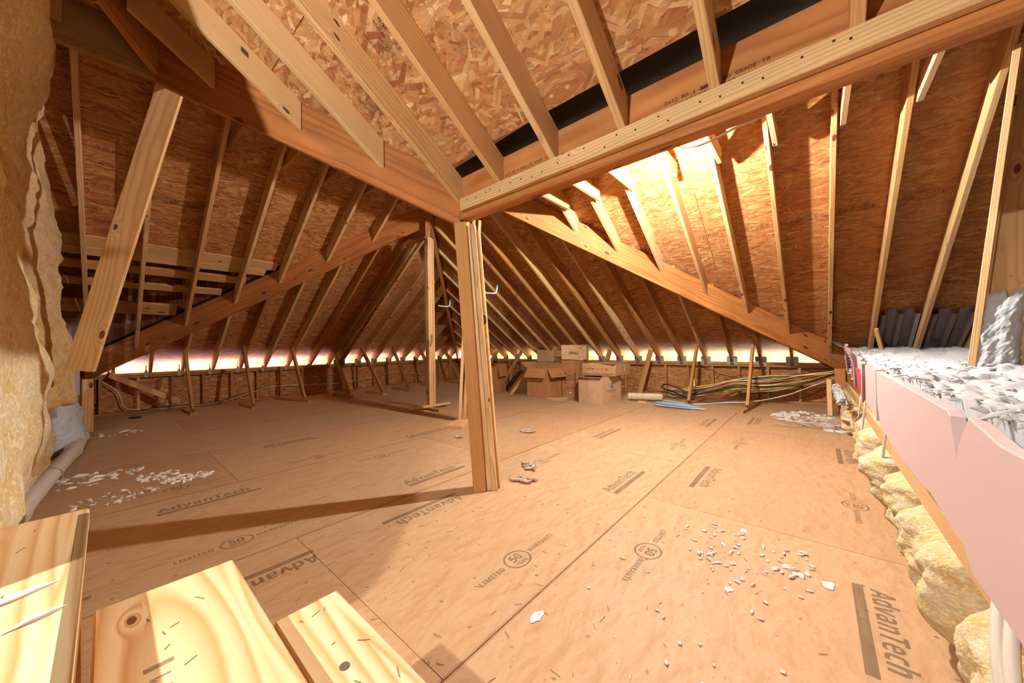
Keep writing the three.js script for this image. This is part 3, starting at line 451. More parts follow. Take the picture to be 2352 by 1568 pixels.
// ---------------------------------------------------------------- low side wall on the right, its batts, foam and cables
const wall3 = struct('wall_right', 'low framed wall on the right, stuffed with yellow batts');
part('ledger_board', box(0.45, 6.6, -0.342, -0.304, 0.335, 0.424, rnd(2201)), PINE[2], wall3); part('face_board', box(2.27, 6.7, -0.362, -0.324, 0.425, 0.615, rnd(2202)), STUD[3], wall3); part('face_board', box(0.45, 2.265, -0.362, -0.324, 0.425, 0.615, rnd(2203)), PINE[4], wall3);
part('top_plate', box(0.45, 7.1, -0.44, -0.345, 0.62, 0.69, rnd(2204)), STUD[1], wall3); part('bottom_plate', box(0.45, 7.1, -0.44, -0.345, 0, 0.038, rnd(2205)), STUD[1], wall3);
for (let p = 0.75, i = 0; p < 6.8; p += 0.4064, i++) part('stud', post(p - 0.019, p + 0.019, -0.346, -0.44, 0.038, 0.62, rnd(2210 + i)), PINE[i % 6], wall3);
part('back_sheathing', box(-1.5, 7.2, -0.475, -0.46, 0, 0.72), osbDark, wall3);
const fiberTex = (seed, a, b, c) => dataTex(512, 512, (x, y) => { const n = fbm(x / 40 + seed, y / 55, 5), s = fbm(x / 6 + seed, y / 8, 3), A = hex(a), B = hex(b), C = hex(c); const t = clamp((n - 0.3) * 2.2), k = 0.9 + 0.22 * (s - 0.5); return [0, 1, 2].map((i) => lerp(lerp(C[i], A[i], t), B[i], clamp((s - 0.55) * 2.5)) * k); });
const battTex = fiberTex(3, 0xf4e8c2, 0xfdf7e2, 0xeacf8c), battTex2 = fiberTex(9, 0xe8c67c, 0xf2dba6, 0xd4a452);
const BATT = new THREE.MeshPhysicalMaterial({ transmission: 0.05, thickness: 0, map: battTex, bumpMap: battTex, bumpScale: 0.006, roughness: 1 }), AMBER = new THREE.MeshPhysicalMaterial({ transmission: 0.25, thickness: 0, map: battTex2, bumpMap: battTex2, bumpScale: 0.005, roughness: 1 });
function battGeo(seed, len, hgt, thick, place, ragged = 0.03, n = 34) { // place(a along, y, d out) -> Vector3
  return soft(n, Math.round(n * 1.4), (u, v) => {
    const eu = (u - 0.5) * 2, ev = (v - 0.5) * 2, rim = Math.pow(clamp(1 - Math.pow(Math.abs(eu), 3.2)), 0.6) * Math.pow(clamp(1 - Math.pow(Math.abs(ev), 3.6)), 0.6);
    const a = (u - 0.5) * len + (Math.abs(eu) > 0.9 ? (fbm(v * 9 + seed, seed, 3) - 0.5) * ragged * 2 : 0), y = v * hgt + (Math.abs(ev) > 0.9 ? (fbm(u * 9, seed + 4, 3) - 0.5) * ragged * 2 : 0);
    const d = 0.012 + thick * rim * (0.6 + 0.9 * fbm(u * 2.6 + seed * 3.1, v * 3 + seed, 4)) + 0.012 * (fbm(u * 13 + seed, v * 13, 3) - 0.5);
    return [place(a, y, d), place(a, y, 0)];
  });
}
for (let i = 0, p = 0.545; p < 6.7; p += 0.4064, i++) {
  const lean = (i * 37 % 5 - 2) * 0.02, th = [0.15, 0.19, 0.13, 0.17, 0.145][i % 5];
  const lab = i < 1 ? 'yellow batt at the bottom right corner behind two thick white cables' : `${ord[i - 1]} yellow batt bulging out under the ledger of the right wall, counted from the front`;
  const g = thing('insulation_batt', lab, 'insulation', V(p, -0.3, 0), 'yellow batts in the right wall'); part('batt_body', battGeo(i * 2.3 + 1, 0.37, 0.35 - 0.035 * (i * 5 % 3), th, (a, y, d) => V(p + a + lean * (y - 0.15) * 2, -0.425 + d, y + 0.006), 0.03), BATT, g);
}
// blown white insulation behind it
const fluffTex = dataTex(512, 512, (x, y) => { const n = fbm(x / 26, y / 26, 5), s = fbm(x / 4, y / 9 + 7, 3), k = 190 + 26 * n + 12 * (s - 0.5); return [k - 5, k + 2, k + 7]; });
const FLUFF = std({ map: fluffTex, bumpMap: fluffTex, bumpScale: 0.004, roughness: 1 });
const fluffY = (p, q) => 0.752 + 0.1 * (fbm(p * 2.1 + 3, q * 2.1, 3) - 0.4) + 0.055 * fbm(p * 9, q * 9 + 5, 3) + 0.035 * fbm(p * 26, q * 26, 3) + 0.012 * vn(p * 70, q * 70) + 0.05 * clamp((p - 5) / 2);
{
  const nu = 460, nv = 240, pos = [], uv = [], idx = [];
  for (let j = 0; j <= nv; j++) for (let i = 0; i <= nu; i++) { const p = 0.5 + 6.7 * i / nu, q = -0.322 - 3.4 * Math.pow(j / nv, 1.5), y = j === 0 ? 0.7 : fluffY(p, q); pos.push(p + 0.015 * vn(p * 30, q * 30), y, -q); uv.push(p * 0.9, q * 0.9); }
  for (let j = 0; j < nv; j++) for (let i = 0; i < nu; i++) { const a = j * (nu + 1) + i; idx.push(a, a + nu + 1, a + 1, a + 1, a + nu + 1, a + nu + 2); }
  const g = new THREE.BufferGeometry(); g.setAttribute('position', new THREE.Float32BufferAttribute(pos, 3)); g.setAttribute('uv', new THREE.Float32BufferAttribute(uv, 2)); g.setIndex(idx); g.computeVertexNormals();
  const m = mesh('blown_insulation', g, FLUFF, scene); tag(m, 'deep white blown insulation behind the pink foam on the right', 'insulation'); m.userData.kind = 'stuff';
}
function tufts(name, label, spots, r, mat, parent) { // loose fibre tufts: many small curled strips
  let ico = new THREE.IcosahedronGeometry(1, 1); ico.deleteAttribute('normal'); ico.deleteAttribute('uv'); const geo = mergeVertices(ico), p = geo.attributes.position; for (let i = 0; i < p.count; i++) { const n = 0.55 + 0.9 * vn(p.getX(i) * 3 + 5 + p.getZ(i) * 2, p.getY(i) * 3 + p.getZ(i)); p.setXYZ(i, p.getX(i) * n, p.getY(i) * n, p.getZ(i) * n); } geo.computeVertexNormals();
  const im = new THREE.InstancedMesh(geo, mat, spots.length), q = new THREE.Quaternion(), e = new THREE.Euler();
  spots.forEach(([pos, s, fl], i) => { e.set((r() - 0.5) * (fl ? 0.5 : 6), r() * 6, (r() - 0.5) * (fl ? 0.5 : 6)); im.setMatrixAt(i, new THREE.Matrix4().compose(pos, q.setFromEuler(e), new THREE.Vector3(s * (1 + r()), s * (0.3 + 0.4 * r()), s * (0.4 + 0.5 * r())))); });
  im.name = numbered(name); im.castShadow = im.receiveShadow = true; im.userData.kind = 'stuff'; (parent ?? scene).add(im); if (!parent) { im.userData.label = label; im.userData.category = 'insulation'; } return im;
}
{
  const r = rng(2300), sp = []; for (let i = 0; i < 5000; i++) { const p = 0.8 + 6.3 * r(), q = -0.31 - 2.6 * r() * r(); sp.push([V(p, q, fluffY(p, q) - 0.004), 0.006 + 0.012 * r() * r(), 2]); }
  tufts('insulation_tufts', 'loose white tufts over the blown insulation on the right', sp, r, FLUFF);
}
// pink foam board along the top of the low wall
const FOAM = std({ color: 0xd4bdbe, roughness: 0.7 }), FOAMD = std({ color: 0xc27880, roughness: 0.8 });
function foamPlate(name, label, pts, q, th, extra) {
  const s = new THREE.Shape(pts.map((a) => new THREE.Vector2(a[0], a[1]))), e = new THREE.ExtrudeGeometry(s, { depth: th, bevelEnabled: true, bevelSize: 0.003, bevelThickness: 0.003, bevelSegments: 2 });
  e.translate(0, 0, -q - th); const g = thing(name, label, 'foam board', V(pts[0][0], q, pts[0][1])); part('foam_sheet', e, FOAM, g); return g;
}
{
  const g = foamPlate('foam_board', 'long pale pink foam board with a torn notch along the right wall', [[3.0, 0.795], [2.98, 0.6], [2.86, 0.485], [2.53, 0.485], [2.4, 0.465], [2.23, 0.46], [2.1, 0.472], [1.9, 0.468], [1.75, 0.485], [1.66, 0.478], [1.5, 0.462], [1.41, 0.466], [1.35, 0.42], [1.18, 0.425], [0.8, 0.43], [0.45, 0.42], [0.45, 0.765], [0.8, 0.77], [1.16, 0.765], [1.34, 0.79], [1.385, 0.75], [1.43, 0.7], [1.452, 0.66], [1.468, 0.69], [1.48, 0.73], [1.495, 0.77], [1.53, 0.782], [2.15, 0.79], [2.16, 0.782], [2.2, 0.79]].reverse(), -0.297, 0.022);
  part('lath', box(1.69, 1.705, -0.297, -0.2925, 0.48, 0.74, rnd(2331)), PINE[2], g, 'thin wood sliver');
  const g2 = foamPlate('foam_board', 'short pink foam piece left of the pale wooden lath', [[3.62, 0.53], [3.3, 0.52], [3.04, 0.5], [3.035, 0.8], [3.12, 0.825], [3.4, 0.83], [3.6, 0.8]], -0.296, 0.022);
  part('lath', post(3.003, 3.028, -0.29, -0.32, 0.49, 0.8, rnd(2332)), PINE[2], thing('wood_lath', 'narrow upright wooden lath between the pink foam boards', 'lath', V(3.01, -0.27, 0.49)));
}
// curled pink rafter vents with red ribs
const RIB = std({ color: 0xb0515c, roughness: 0.8 });
[[[4.3, 0.57, 0.86], [3.75, 0.51, 0.8], 'nearest pink ribbed vent sheet standing beside the foam board', 1], [[4.9, 0.62, 0.86], [4.3, 0.57, 0.865], 'second pink ribbed vent sheet, its top edge torn and curled', 1], [[5.95, 0.66, 0.94], [5.15, 0.63, 0.83], 'long dark pink ribbed vent sheet under the right diagonal beam foot', 0]].forEach(([L, Q, lab, up], i) => {
  const g = thing('rafter_vent', lab, 'vent sheet', V(L[0], -0.28, L[1]));
  const f = (u, v) => { const p = lerp(L[0], Q[0], u), y = lerp(lerp(L[1], Q[1], u), lerp(L[2], Q[2], u), v) + (v > 0.9 ? 0.02 * (vn(u * 14 + i * 5, 3) - 0.5) : 0) + (i === 2 ? 0.03 * Math.sin(u * 3.1) * v : 0), d = -0.285 + 0.012 * Math.sin(u * 12 + i) * (0.3 + v) + 0.03 * Math.pow(u, 6) + (i === 1 ? 0.03 * Math.pow(v, 6) : 0); return V(p, d, y); };
  part('vent_sheet', soft(30, 14, (u, v) => { const P = f(u, v); return [P, P.clone().add(V(0, -0.006, 0))]; }), FOAM, g);
  for (let k = 0; k < 12; k++) part('rib', up ? closedTube([0.06, 0.3, 0.62].map((v) => f(0.1 + k * 0.072 + 0.05 * v, v).add(V(0, 0.004, 0))), 0.009, 8, 5) : closedTube([0.04, 0.35, 0.65, 0.96].map((u) => f(u, 0.04 + k * 0.06).add(V(0, 0.004, 0))), 0.005, 12, 5), RIB, g);
});
{ // white clumps on the vents
  const r = rng(2350), sp = []; for (let i = 0; i < 500; i++) sp.push([V(4.9 + 0.35 * r(), -0.3 - 0.08 * r(), 0.6 + 0.25 * r()), 0.012 + 0.02 * r()]); for (let i = 0; i < 260; i++) { const p = 4.2 + 1.4 * r(); sp.push([V(p, -0.17 + 0.05 * (r() - 0.5), 0.42 + 0.06 * r()), 0.008 + 0.01 * r()]); }
  tufts('insulation_tufts', 'white clumps of insulation between the pink vent sheets', sp, r, FLUFF);
}
const CABW = std({ color: 0xe4ded2, roughness: 0.45 });
[[0.93, 'thick white cable at the bottom right, left one of the pair', 0.012], [0.865, 'thick white cable at the bottom right, right one of the pair', 0.011]].forEach(([p, lab, rad], i) => { const g = thing('cable', lab, 'cable', V(p, -0.2, 0.3)); part('cable_body', closedTube([V(p + 0.33, -0.292, 0.44), V(p + 0.26, -0.27, 0.36), V(p + 0.19, -0.262, 0.24), V(p + 0.17, -0.26, 0.1), V(p + 0.16, -0.26, 0.0)], rad, 40, 8), CABW, g); });
[[2.86, 'white cable hanging out under the middle of the pink foam'], [4.3, 'white cable hanging below the torn pink vent sheet'], [3.95, 'second white cable hanging below the pink vent sheets']].forEach(([p, lab]) => { const g = thing('cable', lab, 'cable', V(p, -0.26, 0.4)); part('cable_body', closedTube([V(p, -0.3, 0.56), V(p - 0.01, -0.285, 0.42), V(p + 0.02, -0.275, 0.3), V(p + 0.02, -0.26, 0.2)], 0.0065, 24, 6), CABW, g); });
{ // big strut with two stapled cables
  const g = thing('roof_strut', 'broad upright strut in the white insulation at the right edge', 'strut', V(3.85, -0.84, 0.72));
  const top = (a) => a.clone().add(V(0.1, -0.26, 2.15)), n = V(-1, 0.22, 0).normalize();
  const A = V(3.7, -0.868, 0.66);
  part('strut_board', board(A, top(A), 0.18, 0.038, n, rnd(2361)), PINE[4], g);
  for (let i = 0; i < 2; i++) { const b = V(3.68 - 0.02 * i, -0.752 - 0.004 * i, 0.66); part('strut_stud', board(b, top(b), 0.034, 0.075 - 0.04 * i, n, rnd(2362 + i)), PINE[i ? 0 : 2], g); }
  [[0.0, 'left white cable stapled to the broad right strut'], [0.045, 'right white cable stapled to the broad right strut']].forEach(([s, lab], i) => {
    const c = thing('cable', lab, 'cable', V(3.6, -0.85, 1), 'cables on the strut'), pts = [0.1, 0.24, 0.34, 0.42, 0.5, 0.62, 0.8, 0.99].map((t, k) => A.clone().lerp(top(A), t).addScaledVector(n, 0.046).add(V(0.02, -s, 0)).add(V([-0.02, -0.01, 0.008, 0.03, 0.01, -0.012, 0.0, 0.01][k] * 0.1, -[-0.03, -0.015, 0.008, 0.034, 0.012, -0.012, 0.0, 0.01][k], 0)));
    part('cable_body', closedTube(pts, 0.0072, 60, 7), CABW, c);
    for (const t of [0.33, 0.52]) { const sp = A.clone().lerp(top(A), t).addScaledVector(n, 0.052).add(V(0.02, -s, 0)); part('staple', closedTube([sp.clone().add(V(-0.012, 0.014, 0)), sp.clone().add(V(0, 0, 0)).addScaledVector(n, 0.006), sp.clone().add(V(0.012, -0.014, 0))], 0.0022, 8, 5), steel, c); }
  });
  const fl = mesh('clinging_insulation', soft(40, 90, (u, v) => { const t = v * 0.285, e = (u - 0.5) * (0.19 - 0.03 * v) * (0.9 + 0.25 * fbm(v * 9, 4, 3)) + 0.012 * (fbm(v * 30, u * 3, 2) - 0.5), rim = Math.pow(clamp(1 - Math.pow(Math.abs(u * 2 - 1), 4)), 0.5) * Math.pow(clamp(1 - Math.pow(v, 8)), 0.5), B = A.clone().lerp(top(A), t + (v > 0.95 ? 0.02 * (vn(u * 12, 5) - 0.5) : 0)).add(V(0, 0.02 - e, 0)); const d = 0.042 + rim * (0.04 + 0.05 * fbm(u * 3 + 3, v * 6, 3) + 0.006 * vn(u * 22, v * 50)) * (1.25 - 0.6 * v); return [B.clone().addScaledVector(n, d), B.clone().addScaledVector(n, 0.04)]; }, [1, 3]), FLUFF, scene); tag(fl, 'white fluff stuck to the base of the broad right strut', 'insulation'); fl.userData.kind = 'stuff';
}
{ const g = thing('short_brace', 'short pale stud leaning out of the white insulation before the dark baffles', 'brace', V(6.9, -0.7, 0.75)); part('stud_body', board(V(6.75, -0.72, 0.62), V(6.42, -0.6, 1.14), 0.038, 0.06, V(-0.8, 0.2, -0.5).normalize(), rnd(2380)), PINE[2], g); }
// dark plastic baffles between the rafters
const BAF = std({ color: 0x9c9096, roughness: 0.5 });
[[-0.8, 'left dark plastic baffle between two rafters above the white insulation'], [-1.22, 'middle dark plastic baffle between two rafters above the white insulation'], [-1.65, 'dark plastic baffle partly behind the broad right strut'], [-2.07, 'dark plastic baffle at the right picture edge']].forEach(([q, lab], bi) => {
  const g = thing('rafter_baffle', lab, 'baffle', V(6.5, q, 1.1), 'dark rafter baffles');
  const prof = [[-0.175, 0.02], [-0.15, 0.055], [-0.115, 0.055], [-0.1, 0.01], [-0.03, 0.01], [-0.012, 0.055], [0.03, 0.055], [0.046, 0.01], [0.115, 0.01], [0.13, 0.055], [0.165, 0.055], [0.18, 0.02]], top = 6.36 + 0.03 * (bi & 1), bot = 7.3, q2 = [];
  const P = (k, p, o) => V(p, q - prof[k][0], yA(p) + 0.2 - prof[k][1] * 1.4 + o);
  for (let k = 0; k + 1 < prof.length; k++) { const uv = [[0, 0], [1, 0], [1, 1], [0, 1]]; q2.push([[P(k, top, 0), P(k + 1, top, 0), P(k + 1, bot, 0), P(k, bot, 0)], uv]); q2.push([[P(k, bot, 0.003), P(k + 1, bot, 0.003), P(k + 1, top, 0.003), P(k, top, 0.003)], uv]); }
  part('baffle_sheet', build(q2), BAF, g);
  for (const [k, p] of [[3, 6.72], [7, 6.74], [3, 6.9], [7, 6.92]]) part('rib', closedTube([P(k, p, -0.004), P(k + 1, p, -0.004)], 0.003, 4, 5), std({ color: 0x8d8488, roughness: 0.5 }), g);
});
// ---------------------------------------------------------------- left side: hanging batts, low wall, pipe
{
  const w = struct('wall_left', 'low framed wall on the left under the yellow batts');
  part('end_post', post(-0.2, -0.105, 6.85, 6.94, 0, 0.66, rnd(2401)), PINE[1], w); for (let i = 0; i < 4; i++) part('stud', post(-0.345 - 0.04 * i, -0.307 - 0.04 * i, 6.9, 6.99, 0, 0.65, rnd(2402 + i)), FIR[i & 1], w); part('stud', post(-0.3, -0.205, 6.9, 6.95, 0, 0.65, rnd(2407)), FIR[0], w);
  part('top_plate', boxQ(-0.42, -0.33, 1.17, 8.4, 0.7, 0.74, rnd(2408)), STUD[0], w); part('bottom_plate', boxQ(-0.42, -0.33, 1.25, 8.4, 0, 0.038, rnd(2409)), STUD[0], w); part('back_sheathing', boxQ(-0.5, -0.48, 1.17, 8.4, 0, 0.72), osbDark, w); for (let i = 0; i < 9; i++) part('stud', post(-0.5, -0.42, 2.5 + i * 0.61, 2.538 + i * 0.61, 0.74, 3.2, rnd(2410 + i)), STUD[i % 6], w);
}
const sheet = (name, label, mat, seed, q0, q1, y0, y1, thick, pAt, edge) => {
  const g = thing(name, label, 'insulation', V(pAt(0.5, 0.5), q1, y0));
  part('batt_body', soft(40, 90, (u, v) => {
    const y = lerp(y0, y1, v), e = edge(v), wig = 0.16 * (fbm(v * 7 + seed, seed * 2, 4) - 0.5) + 0.03 * (fbm(v * 60 + seed, 1, 2) - 0.5), qs = typeof q0 === 'function' ? q0(y) + 0.5 * wig : q0, q = lerp(qs, e + wig, u), rim = Math.pow(clamp(1 - Math.pow(Math.abs(u * 2 - 1), 8)), 0.5) * Math.pow(clamp(1 - Math.pow(Math.abs(v * 2 - 1), 14)), 0.5);
    const d = thick * (0.3 + 0.7 * rim) * (0.55 + 0.9 * fbm(u * 3 + seed, v * 7 + seed * 1.7, 4)) + 0.02 * (fbm(u * 14, v * 40 + seed, 3) - 0.5), p = pAt(u, v), yy = y + (v < 0.03 || v > 0.97 ? 0.05 * (fbm(u * 12, seed, 3) - 0.5) : 0);
    return [V(p + d, q, yy), V(p, q, yy)];
  }, [2, 4]), mat, g);
  return g;
};
sheet('insulation_batt', 'big pale yellow batt hanging at the left picture edge', BATT, 5.1, (y) => 1.17 + 0.6 * Math.max(-0.1, y - 1.28), 4.1, 0.26, 3.15, 0.17, (u, v) => -0.42 + 0.05 * Math.sin(v * 9), (v) => v > 0.62 ? 3.55 + 0.4 * (v - 0.62) : v > 0.3 ? 3.72 + 0.25 * Math.sin((v - 0.3) * 8) : 4.0 - 0.25 * (0.3 - v));
sheet('insulation_batt', 'amber yellow batt hanging behind the pale one, its lower end curled forward', AMBER, 8.3, 3.3, 5.2, 0.6, 2.3, 0.08, (u, v) => -0.44 + (0.25 - 0.2 * v) * u, (v) => v < 0.45 ? 4.38 + 0.5 * v : 4.6 + 2.0 * (v - 0.45));
sheet('insulation_batt', 'upper golden batt hanging along the left edge below the roof', AMBER, 2.7, 2.6, 5.4, 1.75, 3.3, 0.12, (u, v) => -0.43, (v) => v < 0.45 ? 5.6 + 0.6 * Math.sin(v * 7) : 4.25);
sheet('insulation_batt', 'small amber flap of batt hanging over the pipe on the left', AMBER, 6.6, 3.7, 4.5, 0.14, 0.75, 0.05, (u, v) => -0.33, (v) => 4.35 + 0.2 * v);
sheet('insulation_batt', 'crumpled yellow batt lying along the white pipe on the left', BATT, 9.4, 2.6, 6.3, 0.0, 0.27, 0.13, (u, v) => -0.43 - 0.02 * v, (v) => 6.2);
{
  const hp = mesh('loose_insulation', soft(40, 30, (u, v) => { const q = 5.5 + 1.6 * u, y = 0.66 * v * (0.55 + 0.45 * Math.min(1, u * 2)) , d = 0.03 + 0.16 * Math.pow(clamp(1 - v), 0.6) * Math.pow(clamp(1 - Math.pow(Math.abs(u * 2 - 1), 6)), 0.5) * (0.5 + fbm(u * 7, v * 5, 4)) + 0.03 * fbm(u * 30, v * 24, 2); return [V(-0.36 + d, q, y + 0.03 * fbm(u * 20, v * 9, 2)), V(-0.36, q, y)]; }, [3, 1.5]), FLUFF, scene); tag(hp, 'white and yellow fluff heaped by the left end post', 'insulation'); hp.userData.kind = 'stuff';
  const v = thing('rafter_vent', 'small pink ribbed vent sheet above the left end post', 'vent sheet', V(-0.35, 7.0, 0.6)); part('vent_sheet', soft(10, 10, (u, w) => { const P = V(-0.45 + 0.24 * u, 6.75 + 0.03 * Math.sin(u * 9), 0.48 + 0.4 * w); return [P, P.clone().add(V(0, 0.006, 0))]; }), FOAM, v); for (let k = 0; k < 8; k++) part('rib', closedTube([V(-0.42, 6.745, 0.53 + k * 0.035), V(-0.28, 6.745, 0.525 + k * 0.035)], 0.006, 4, 5), RIB, v);
}
{
  const PVC = std({ color: 0xc9c3b8, roughness: 0.4 }), g = thing('drain_pipe', 'white plastic pipe lying on the floor along the left wall', 'pipe', V(-0.22, 4.5, 0.06));
  part('pipe_body', closedTube([V(-0.335, 3.2, 0.105), V(-0.27, 4.2, 0.1), V(-0.2, 5.3, 0.075)], 0.052, 40, 20), PVC, g);
  for (const q of [5.22, 5.33]) { const t = new THREE.TorusGeometry(0.054, 0.009, 8, 24); t.rotateY(-0.06); const at = V(-0.205, q, 0.076); t.translate(at.x, at.y, at.z); part('pipe_collar', t, PVC, g); }
  part('pipe_elbow', closedTube([V(-0.2, 5.3, 0.075), V(-0.185, 5.7, 0.07), V(-0.18, 6.1, 0.07)], 0.05, 12, 18), PVC, g); { const t = new THREE.TorusGeometry(0.052, 0.008, 8, 24), at = V(-0.18, 6.1, 0.07); t.translate(at.x, at.y, at.z); part('pipe_collar', t, PVC, g); }
  part('hanger_wire', closedTube([V(-0.335, 4.2, 0.12), V(-0.3, 4.2, 0.155), V(-0.25, 4.22, 0.152), V(-0.21, 4.23, 0.1), V(-0.23, 4.2, 0.02)], 0.004, 24, 5), steel, g);
}
{ const g = thing('cable', 'thin white cable drooping along the left far wall above the floor', 'cable', V(0.2, 8.36, 0.1)); part('cable_body', closedTube([V(-0.05, 8.38, 0.55), V(0.12, 8.385, 0.36), V(0.2, 8.385, 0.1), V(0.3, 8.37, 0.06), V(0.8, 8.36, 0.03), V(1.4, 8.34, 0.05), V(2.2, 8.38, 0.24), V(2.9, 8.38, 0.22), V(3.6, 8.38, 0.2), V(4.3, 8.38, 0.26), V(5.0, 8.38, 0.36), V(5.6, 8.38, 0.27), V(6.2, 8.38, 0.2)], 0.007, 160, 6), CABW, g); }
{ const g = thing('cable', 'second thin cable lying at the foot of the left far wall', 'cable', V(0.5, 8.3, 0.03)); part('cable_body', closedTube([V(0.22, 8.34, 0.04), V(0.8, 8.32, 0.07), V(1.3, 8.33, 0.05), V(1.7, 8.36, 0.16), V(2.1, 8.37, 0.24)], 0.006, 60, 6), std({ color: 0x6b4a34, roughness: 0.6 }), g); }
{ const g = thing('floor_puck', 'small black plastic disc lying on the floor by the left far wall', 'disc', V(0.28, 7.8, 0)); const c = new THREE.LatheGeometry([[0.001, 0.001], [0.07, 0.001], [0.075, 0.006], [0.06, 0.02], [0.03, 0.026], [0.001, 0.026]].map((a) => new THREE.Vector2(a[0], a[1])), 24), at = V(0.28, 7.75, 0); c.translate(at.x, 0, at.z); part('disc_body', c, std({ color: 0x0b0b0d, roughness: 0.4 }), g); }

// ---------------------------------------------------------------- planks in the foreground
{
  const pl = (label, p0, p1, q0, q1, y, th, m, s, extra) => { const g = thing('plank', label, 'plank', V((p0 + p1) / 2, q1, y - th)); part('plank_body', boxQ(p0, p1, q0, q1, y - th, y, { ...rnd(s), tile: [0.95, 0.3], chamfer: 0.004 }), m, g); return g; };
  const g1 = pl('wide pale plank at the lower left edge with a grey waney corner', -0.25, -0.031, 0.05, 1.545, 0.548, 0.038, PLANK[0], 2503);
  part('bark_edge', boxQ(-0.05, -0.0305, 0.15, 1.5, 0.54, 0.5492, { chamfer: 0.006, tile: [0.9, 0.3] }), std({ color: 0x9a948c, map: wt.plank[1], roughness: 0.9 }), g1, 'grey bark edge');
  const g2 = pl('wide pale plank with arched grain left of the narrow knotty plank', -0.018, 0.219, 0.1, 1.175, 0.43, 0.038, PLANK[1], 2507);
  const g3 = pl('narrow pale plank with a dark knot, rightmost of the three planks', 0.25, 0.39, 0.1, 0.945, 0.36, 0.038, PLANK[0], 2511);
  const knot = new THREE.CylinderGeometry(0.009, 0.01, 0.0012, 14), kt = V(0.305, 0.71, 0.3604); knot.scale(1, 1, 1.15); knot.translate(kt.x, kt.y, kt.z); part('knot', knot, std({ color: 0x6f5a48, roughness: 0.9 }), g3, 'dark knot');
  part('grade_stamp', decal(V(0.06, 0.82, 0.4302), new THREE.Vector3(0, 0, -1), new THREE.Vector3(-1, 0, 0), 0.22, 0.055), stamp(512, 128, (c) => { c.globalAlpha = 0.4; c.font = 'bold 84px sans-serif'; c.fillText('KD HT 1', 40, 94); c.fillRect(390, 20, 30, 90); }), g2, 'grey ink grade stamp');
  const s = thing('plank_support', 'dark board standing on edge beneath the foreground planks', 'board', V(0, 0.9, 0)); part('support_board', boxQ(-0.08, -0.035, 0.3, 1.25, 0.0, 0.505, rnd(2520)), STUD[3], s); part('support_board', box(-0.03, 0.42, 0.16, 0.2, 0.0, 0.315, rnd(2521)), STUD[1], s); part('support_block', box(-0.02, 0.2, 0.16, 0.2, 0.316, 0.39, rnd(2522)), STUD[1], s);
  const flake = std({ color: 0xf2efe8, roughness: 1 });
  for (const [p, q, y, s1, lab] of [[-0.11, 1.08, 0.5482, 0.8, 'long white scrap lying on the leftmost plank'], [-0.075, 0.97, 0.5482, 0.5, 'short white scrap lying on the leftmost plank']]) { const f = thing('insulation_scrap', lab, 'scrap', V(p, q, y)); part('scrap_body', soft(14, 5, (u, v) => { const a = (u - 0.5) * 0.14 * s1, b = (v - 0.5) * 0.028 * s1 * Math.sin(Math.PI * clamp(u, 0.04, 0.96)), h = 0.006 * Math.sin(Math.PI * u) * (0.4 + vn(u * 9, v * 4)); return [V(p + a * 0.9, q + a * 0.35 + b, y + 0.001 + h), V(p + a * 0.9, q + a * 0.35 + b, y)]; }), flake, f); }
}

// ---------------------------------------------------------------- cartons
const cardTex = (c) => { const b = hex(c); return dataTex(256, 256, (x, y) => { const n = fbm(x / 30, y / 30, 4) - 0.5, s = fbm(x / 90, y / 2.2, 2) - 0.5; return b.map((v) => v * (1 + 0.14 * n + 0.06 * s)); }); };
const CARD = [0xb07a4c, 0xcba67c, 0xbb9067, 0xc39a6e].map((c) => std({ map: cardTex(c), roughness: 0.85 })), INSIDE = std({ color: 0x7a5534, roughness: 0.95 });
